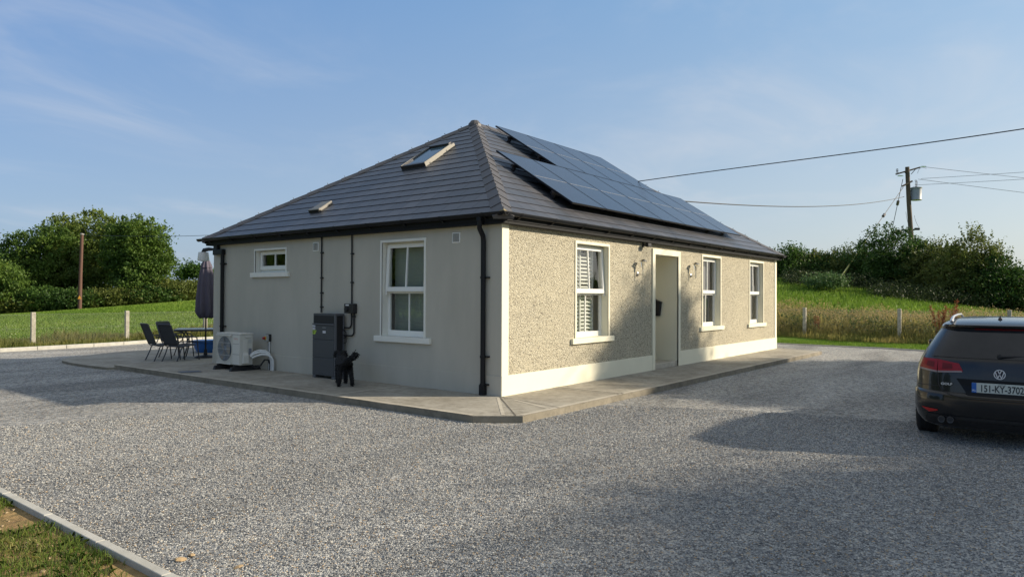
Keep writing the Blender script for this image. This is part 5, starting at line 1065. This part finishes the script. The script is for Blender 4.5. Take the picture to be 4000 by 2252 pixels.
# left hedge as a row of bushes
rng0=np.random.default_rng(77)
for i,(xd,dep,hh,wd,lm) in enumerate([(-60,54.5,2.2,3.2,lgD),(30,55,2.3,2.6,lgD),(110,55.5,2.5,2.4,lgC),(185,56,2.0,2.4,lgC),(255,57,1.9,2.6,lgD),(320,57.5,1.8,2.6,lgD),(380,58,1.9,2.4,lgC),(425,59,2.5,2.0,lgD),(465,60,2.2,2.2,lgD),(512,62,2.2,2.8,lgD),(580,62,2.4,3.2,lgD),(640,62,2.4,3.2,lgC)]):
    lbs=['olive bush in the left hedge at the frame edge','olive bush of the left hedge under the dark leaning crown','dark green bush of the left hedge just left of the pole','dark green bush of the left hedge at the foot of the pole','olive bush of the left hedge just right of the pole','low olive bush of the hedge under the middle of the trees','low dark bush of the hedge under the right hand tree','taller olive bush where the tree group ends','olive hedge bush between the trees and the parasol','olive hedge bush behind the parasol','olive hedge bush hidden behind the gable wall','dark hedge bush hidden behind the cottage']
    hh*=.70
    tree('hedge_bush',lbs[i],'bush',at(xd,dep),[(0,0,hh*.5,wd*.62,wd*.6,hh*.52),(wd*.4,-wd*.32,hh*.42,wd*.5,wd*.5,hh*.45),(-wd*.4,wd*.32,hh*.42,wd*.5,wd*.5,hh*.42)],150,60,.28,.15,lm,100+i,(.5,.06),'bushes of the left field hedge',.2,.9,True,spray=40,sprayh=.35)
tree('distant_tree','small dark round tree far behind the hedge beside the parasol','tree',at(490,95),[(0,0,2.8,2.6,2.4,2.0),(2.5,-1.5,2.4,2,2,1.6)],110,60,.4,.28,lgC,131,(1.5,.2))
# right hedge
G2='bushes of the right field hedge'
RB=[(1985,52,2.3,2.3,lgC,'dark green bush directly behind the cottage end',30,.6),(2045,52,1.9,2.4,lgD,'olive hedge bush second from the cottage end',60,.6),(2105,51,2.1,2.3,lgC,'dark hedge bush third from the cottage end',60,.7),(2165,50,2.3,2.4,lgD,'thin topped olive hedge bush beside the stay wire',120,1.0),
    (2235,48,4.2,3.0,lgC,'big round dark green elder bush left of the utility pole',30,.5),(2300,48,3.5,2.5,lgC,'dark green bush at the foot of the utility pole',40,.6),(2365,46,3.2,2.5,lgD,'olive bush with feathery top right of the utility pole',140,1.0),(2445,43,3.9,2.3,lgD,'tallest feathery bush above the dark car',170,1.3),(2508,42,2.9,2.0,lgC,'dark brambly bush sloping down at the right frame edge',80,.8),(2562,42,2.0,2.0,lgD,'low olive bush at the right frame edge',60,.8),(2640,42,2.6,3,lgC,'dark bush just outside the right frame edge',30,.6),(2730,42,3.0,3,lgC,'dark bush well outside the right frame edge',30,.6)]
for i,(xd,dep,hh,wd,lm,lb,sp,sh) in enumerate(RB):
    tree('hedge_bush',lb,'bush',at(xd,dep),[(0,0,hh*.55,wd*.55,wd*.6,hh*.5),(wd*.35,-wd*.45,hh*.38,wd*.5,wd*.5,hh*.40),(-wd*.35,wd*.45,hh*.38,wd*.5,wd*.5,hh*.40),(-wd*.1,0,hh*.25,wd*.65,wd*.6,hh*.27)],300,62,.27,.135,lm,200+i,(hh*.3,.1),G2,.2,.9,True,spray=sp,sprayh=sh)
# low scrub in front of the right hedge
n=150; lob=[]
rng=np.random.default_rng(9)
C=[]
for k in range(700):
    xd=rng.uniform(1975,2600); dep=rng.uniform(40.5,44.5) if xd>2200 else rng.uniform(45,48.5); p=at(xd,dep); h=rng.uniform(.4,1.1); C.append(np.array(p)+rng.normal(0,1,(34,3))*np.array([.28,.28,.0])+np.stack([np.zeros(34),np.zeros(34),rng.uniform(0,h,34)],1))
C=np.concatenate(C); tag(mk_mesh('undergrowth',leaf_quads(C,.10,rng),4,leafmat('shaded_undergrowth',(.022,.040,.011),(.06,.080,.026),.3,patch=.3),rng.random(len(C))),kind='stuff',label='brown green undergrowth, darkened in colour as if shaded, along the foot of the right hedge')  # leaf colours darkened to paint the shade at the hedge foot
tree('fern_clump','bright green low clump in front of the hedge below the stay wire','bush',at(2078,43),[(0,0,.45,1.3,1.2,.6)],60,60,.2,.12,leafmat('fern_green',(.05,.10,.03),(.12,.20,.06),.3),240,(.2,.03))
# trees out of frame to the right that shade the yard
G3='trees standing out of view beyond the yard'
tree('garden_tree','leafy tree beyond the car, out of view to the right','tree',(14.3,-14.6,-.02),[(0,0,5.6,2.5,2.3,2.2),(-1.4,-1.2,4.2,1.9,1.9,1.9),(1.7,1.4,7.2,1.5,1.5,2.2),(2.6,2.2,5.0,1.6,1.6,2.2),(.2,.6,3.2,2.5,2.3,1.6)],700,150,.42,.23,lgA,301,(2.6,.25),G3,.5,.5)
tree('garden_tree','dense leafy tree standing just behind the tree beyond the car','tree',(17.4,-16.7,-.02),[(0,0,4.9,2.5,2.5,2.3),(.9,.9,3.6,2.0,2.0,2.2),(-.9,-.9,3.4,2.0,2.0,2.0),(0,0,2.2,2.6,2.6,1.6)],600,140,.42,.24,lgA,304,(2.2,.25),G3,.5,.9)
tree('garden_tree','leafy tree outside the frame that shades the near gravel','tree',(8.6,-20.6,-.02),[(0,0,7.0,2.0,1.9,2.3),(1.5,1.0,6.2,1.5,1.5,2.0),(-1.8,-1.2,5.6,1.8,1.8,2.4),(-3.0,-2.4,4.4,1.8,1.8,2)],340,120,.48,.20,lgB,302,(2.6,.22),G3,.5,.5)
tree('field_tree','round tree far off to the right, out of view','tree',(43,-24,.1),[(0,0,3.0,3.6,3.4,2.6),(3,2,2.4,2.6,2.6,2)],260,60,.4,.3,lgA,303,(1.4,.25),G3,.3,.6)
for i,(x,y) in enumerate(((-16.5,17),(-21,25),(-12.5,25.5),(-27,15))):
    tree('field_tree',['tree left of the frame nearest the kerb, reflected in the gable window','second tree left of the frame, behind the nearest','tree left of the frame, closest to the left field fence','westernmost tree left of the frame'][i],'tree',(x,y,-.02),[(0,0,5.4,3.6,3.4,3.4),(2,-2,3.4,2.8,2.8,2.6),(-2,2,3.2,2.8,2.8,2.6),(0,0,2.2,3.4,3.4,2)],330,60,.40,.30,lgC,310+i,(2.4,.3),G3,.3,.6)

# ================================================================ POLES AND WIRES
r_=thing('telegraph_pole','slim reddish telegraph pole standing in the left field','pole',(13.41,52.2,.25))
g=MB(); g.tube([(0,0,-.5),(.06,.04,3),(.14,.05,6.08)],[.15,.13,.115],10); g.build('shaft',M['wood_red'],r_,smooth=True)
g=MB(); g.add([(-.16,-.12,1.15),(.02,-.22,1.15),(-.07,-.17,1.38)],[(0,1,2)]); g.add([(-.18,-.13,1.10),(.04,-.25,1.10),(.04,-.25,1.14),(-.18,-.13,1.14)],[(0,1,2,3)]); g.build('warning_plate',mat('orange_plate',(.6,.30,.04),.5),r_,fix=False)
g=MB(); g.lathe([(0,6.02),(.14,6.02),(.14,6.1),(0,6.14)],(.14,.05,0),10); g.build('pole_cap',mat('pole_cap_grey',(.3,.28,.26),.6),r_)
U=Vector((56.8,2.9,0)); ub=float(terr(np.float64(56.9),np.float64(2.8)))
r_=thing('utility_pole','dark wooden utility pole with crossarms and grey transformer behind the right hedge','utility pole',(U.x,U.y,ub)); Zt=12.45-ub
r3=Vector((.615,-.789,0))
g=MB(); b0=r3*.62; g.tube([tuple(b0+Vector((0,0,-.5))),tuple(b0*.75+Vector((0,0,3.0))),tuple(b0*.45+Vector((0,0,5.2))),tuple(r3*.12+Vector((0,0,7.6))),(0,0,Zt)],[.20,.19,.18,.17,.16],12); g.build('shaft',M['wood'],r_,smooth=True)
def arm(p,q,w_,h_,name='crossarm'):
    g=MB(); p=Vector(p);q=Vector(q); g.tube([p,q],[w_,w_],4); return g.build(name,M['wood'],r_)
arm(r3*-1.15+Vector((0,-.2,Zt-.62)),r3*1.15+Vector((0,.1,Zt-.02)),.085,.08); arm(r3*-.62+Vector((-.1,-.2,Zt-1.62)),r3*.18+Vector((0,-.2,Zt-1.18)),.085,.08)
ins=M['porcelain']
for p in (r3*1.32+Vector((0,0,Zt+.02)),r3*-.85+Vector((0,-.25,Zt-.78))):
    g=MB(); 
    for k in range(3): c=p+r3*(.1*k-.1); g.lathe([(0,-.02),(.15,0),(.11,.05),(0,.06)],tuple(c),14)
    g.build('insulator',ins,r_,smooth=True)
g=MB(); p=r3*-1.05+Vector((0,-.2,Zt-.5))
for k in range(3): g.lathe([(0,0),(.11,.02),(.05,.08),(0,.09)],(p.x,p.y,p.z+.12*k),10)
g.build('insulator',M['black_matt'],r_)
g=MB(); g.tube([r3*-.5+Vector((0,-.2,Zt-.42)),r3*-.02+Vector((0,-.18,Zt-.75))],.03,5); g.tube([r3*.5+Vector((0,-.15,Zt-.2)),r3*.12+Vector((0,-.18,Zt-.6))],.03,5); g.build('brace',M['black_matt'],r_)
tr_=mat('transformer_grey',(.30,.32,.36),.5,var=(3,.4)); tc_=r3*.62+Vector((0,-.1,Zt-2.75))
g=MB(); g.lathe([(0,0),(.40,0),(.42,.03),(.40,.06),(.40,.95),(.45,.97),(.45,1.03),(.38,1.07),(0,1.1)],tuple(tc_),24); tf=g.build('transformer',tr_,r_,smooth=True)
g=MB()
for k in range(5): g.lathe([(0,0),(.11-.012*k,.02),(.05,.07),(0,.08)],(tc_.x-.1,tc_.y,tc_.z+1.1+.12*k),12)
g.build('bushing',mat('brown_bushing',(.10,.07,.05),.3),tf)
g=MB(); g.box(-.03,-.05,0,.03,.05,.1) if False else None; g.tube([r3*.1+Vector((0,0,Zt-2.5)),tc_+Vector((0,0,.25))],.05,5); g.tube([r3*.1+Vector((0,0,Zt-1.95)),tc_+Vector((0,0,.8))],.05,5); g.build('mounting_bracket',M['black_matt'],r_)
g=MB(); bb=r3*.75+Vector((0,-.1,Zt-5.1)); g.tube([r3*.2+Vector((0,-.1,Zt-5.2)),bb],.06,6); g.tube([bb-r3*.25,bb+r3*.12],.10,6); g.build('fuse_holder',M['black_matt'],r_)
g=MB()
for a_,b_,c_4 in (((.62,-.55),(.75,.15),(1.35,-.15)),((.35,-1.15),(.75,-.9),(.5,-1.9)),((.3,-1.6),(.1,-2.0),(.55,-1.75)),((.35,-4.0),(.45,-4.6),(.75,-5.0)),((-.35,-3.7),(-.25,-4.5),(-.02,-5.2))):
    g.tube(arc(tuple(r3*a_[0]+Vector((0,-.2,Zt+a_[1]))),tuple(r3*b_[0]+Vector((0,-.2,Zt+b_[1]))),tuple(r3*c_4[0]+Vector((0,-.2,Zt+c_4[1]))),8),.014,4)
g.build('jumper_wire',M['wire'],r_,fix=False)
def wire(label,pts,r,sag=0,name='overhead_cable',mt=None,group='overhead cables'):
    pts=[Vector(p) for p in pts]; out_=[]
    for a_,b_ in zip(pts,pts[1:]):
        n_=24 if (b_-a_).length>5 else 1
        for k in range(n_):
            t=k/n_; p=a_.lerp(b_,t); p.z-=(sag+(.55 if n_>1 and sag==0 else 0))*4*t*(1-t); out_.append(p)
    out_.append(pts[-1]); g=MB(); g.tube(out_,r,5,False); return tag(g.build(name,mt or M['wire'],fix=False),label,'cable',group)
# long cable: left pole, behind the cottage, to a pole out of view on the right
def catmull(P,n=14):
    P=[Vector(p) for p in P]; o=[]
    for i in range(1,len(P)-2):
        for k in range(n):
            t=k/n; a,b,c,d=P[i-1:i+3]; o.append(.5*((2*b)+(-a+c)*t+(2*a-5*b+4*c-d)*t*t+(-a+3*b-3*c+d)*t**3))
    o.append(P[-2]); return o
pts=catmull([(14,58,6.9),(13.55,52.25,6.25),(11.61,30.97,5.02),(10.6,15,4.82),(9.64,2.59,5.06),(8.96,-6.47,5.16),(8.4,-14.5,5.6),(8,-20,6.1)])
g=MB(); g.tube(pts,.012,6,False); tag(g.build('overhead_cable',M['wire'],fix=False),'thick black cable crossing the sky from behind the roof to the top right','cable','overhead cables')
r_=thing('telegraph_pole','telegraph pole out of view to the right holding the thick cable','pole',(8.4,-14.5,-.02)); g=MB(); g.tube([(0,0,-.3),(0,0,5.8)],[.14,.11],10); g.build('shaft',M['wood'],r_,smooth=True); g=MB(); g.lathe([(0,5.8),(.13,5.8),(.12,5.86),(0,5.9)],(0,0,0),10); g.build('pole_cap',mat('pole_cap_grey',(.3,.28,.26),.6),r_)
wire('thin black cable sagging from the roof ridge to the utility pole',[(11.5,4.0,4.62),(11.5,4.0,4.95),(56.6,3.1,ub+Zt-2.45)],.022,.0)
TA=Vector((U.x,U.y,ub+Zt))
wire('upper of two nearly level wires running right from the utility pole',[TA+r3*.9+Vector((0,-.2,-.98)),TA+Vector((10,-42,.3))],.014,.3); wire('lower of two nearly level wires running right from the utility pole',[TA+r3*.5+Vector((0,-.2,-1.5)),TA+Vector((10,-42,-.5))],.014,.3)
wire('upper of two faint wires falling away right from the crossarm end',[TA+r3*1.5,TA+Vector((62,-60,-3.8))],.016,.6); wire('lower of two faint wires falling away right from the utility pole',[TA+r3*.9+Vector((0,0,-1.0)),TA+Vector((62,-60,-6.4))],.016,.6)
# stay wires
def stay(label,a_,b_,ins_t,guard=None):
    r_=thing('stay_wire',label,'stay wire',(0,0,0),0,'stay wires of the utility pole'); a_=Vector(a_);b_=Vector(b_); g=MB(); g.tube([a_,b_],.024,5); g.build('wire',M['wire'],r_,fix=False)
    c=a_.lerp(b_,ins_t); t=(b_-a_).normalized(); g=MB(); g.tube([c-t*.2,c+t*.2],.11,8); g.build('insulator',mat('stay_insulator_brown',(.10,.09,.09),.5),r_)
    if guard: g=MB(); g.tube([a_.lerp(b_,guard),b_],.05,6); g.build('guard_tube',mat('yellow_guard_tube',(.50,.46,.14),.5),r_)
stay('long stay wire with yellow guard slanting down left of the utility pole',TA+r3*-.45+Vector((0,-.1,-1.7)),(39.3,4.43,2.3),.33,.60)
stay('short steep stay wire dropping behind the elder bush',TA+r3*-.25+Vector((0,.1,-1.0)),(61.3,5.2,5.6),.30)
bpy.context.view_layer.update()
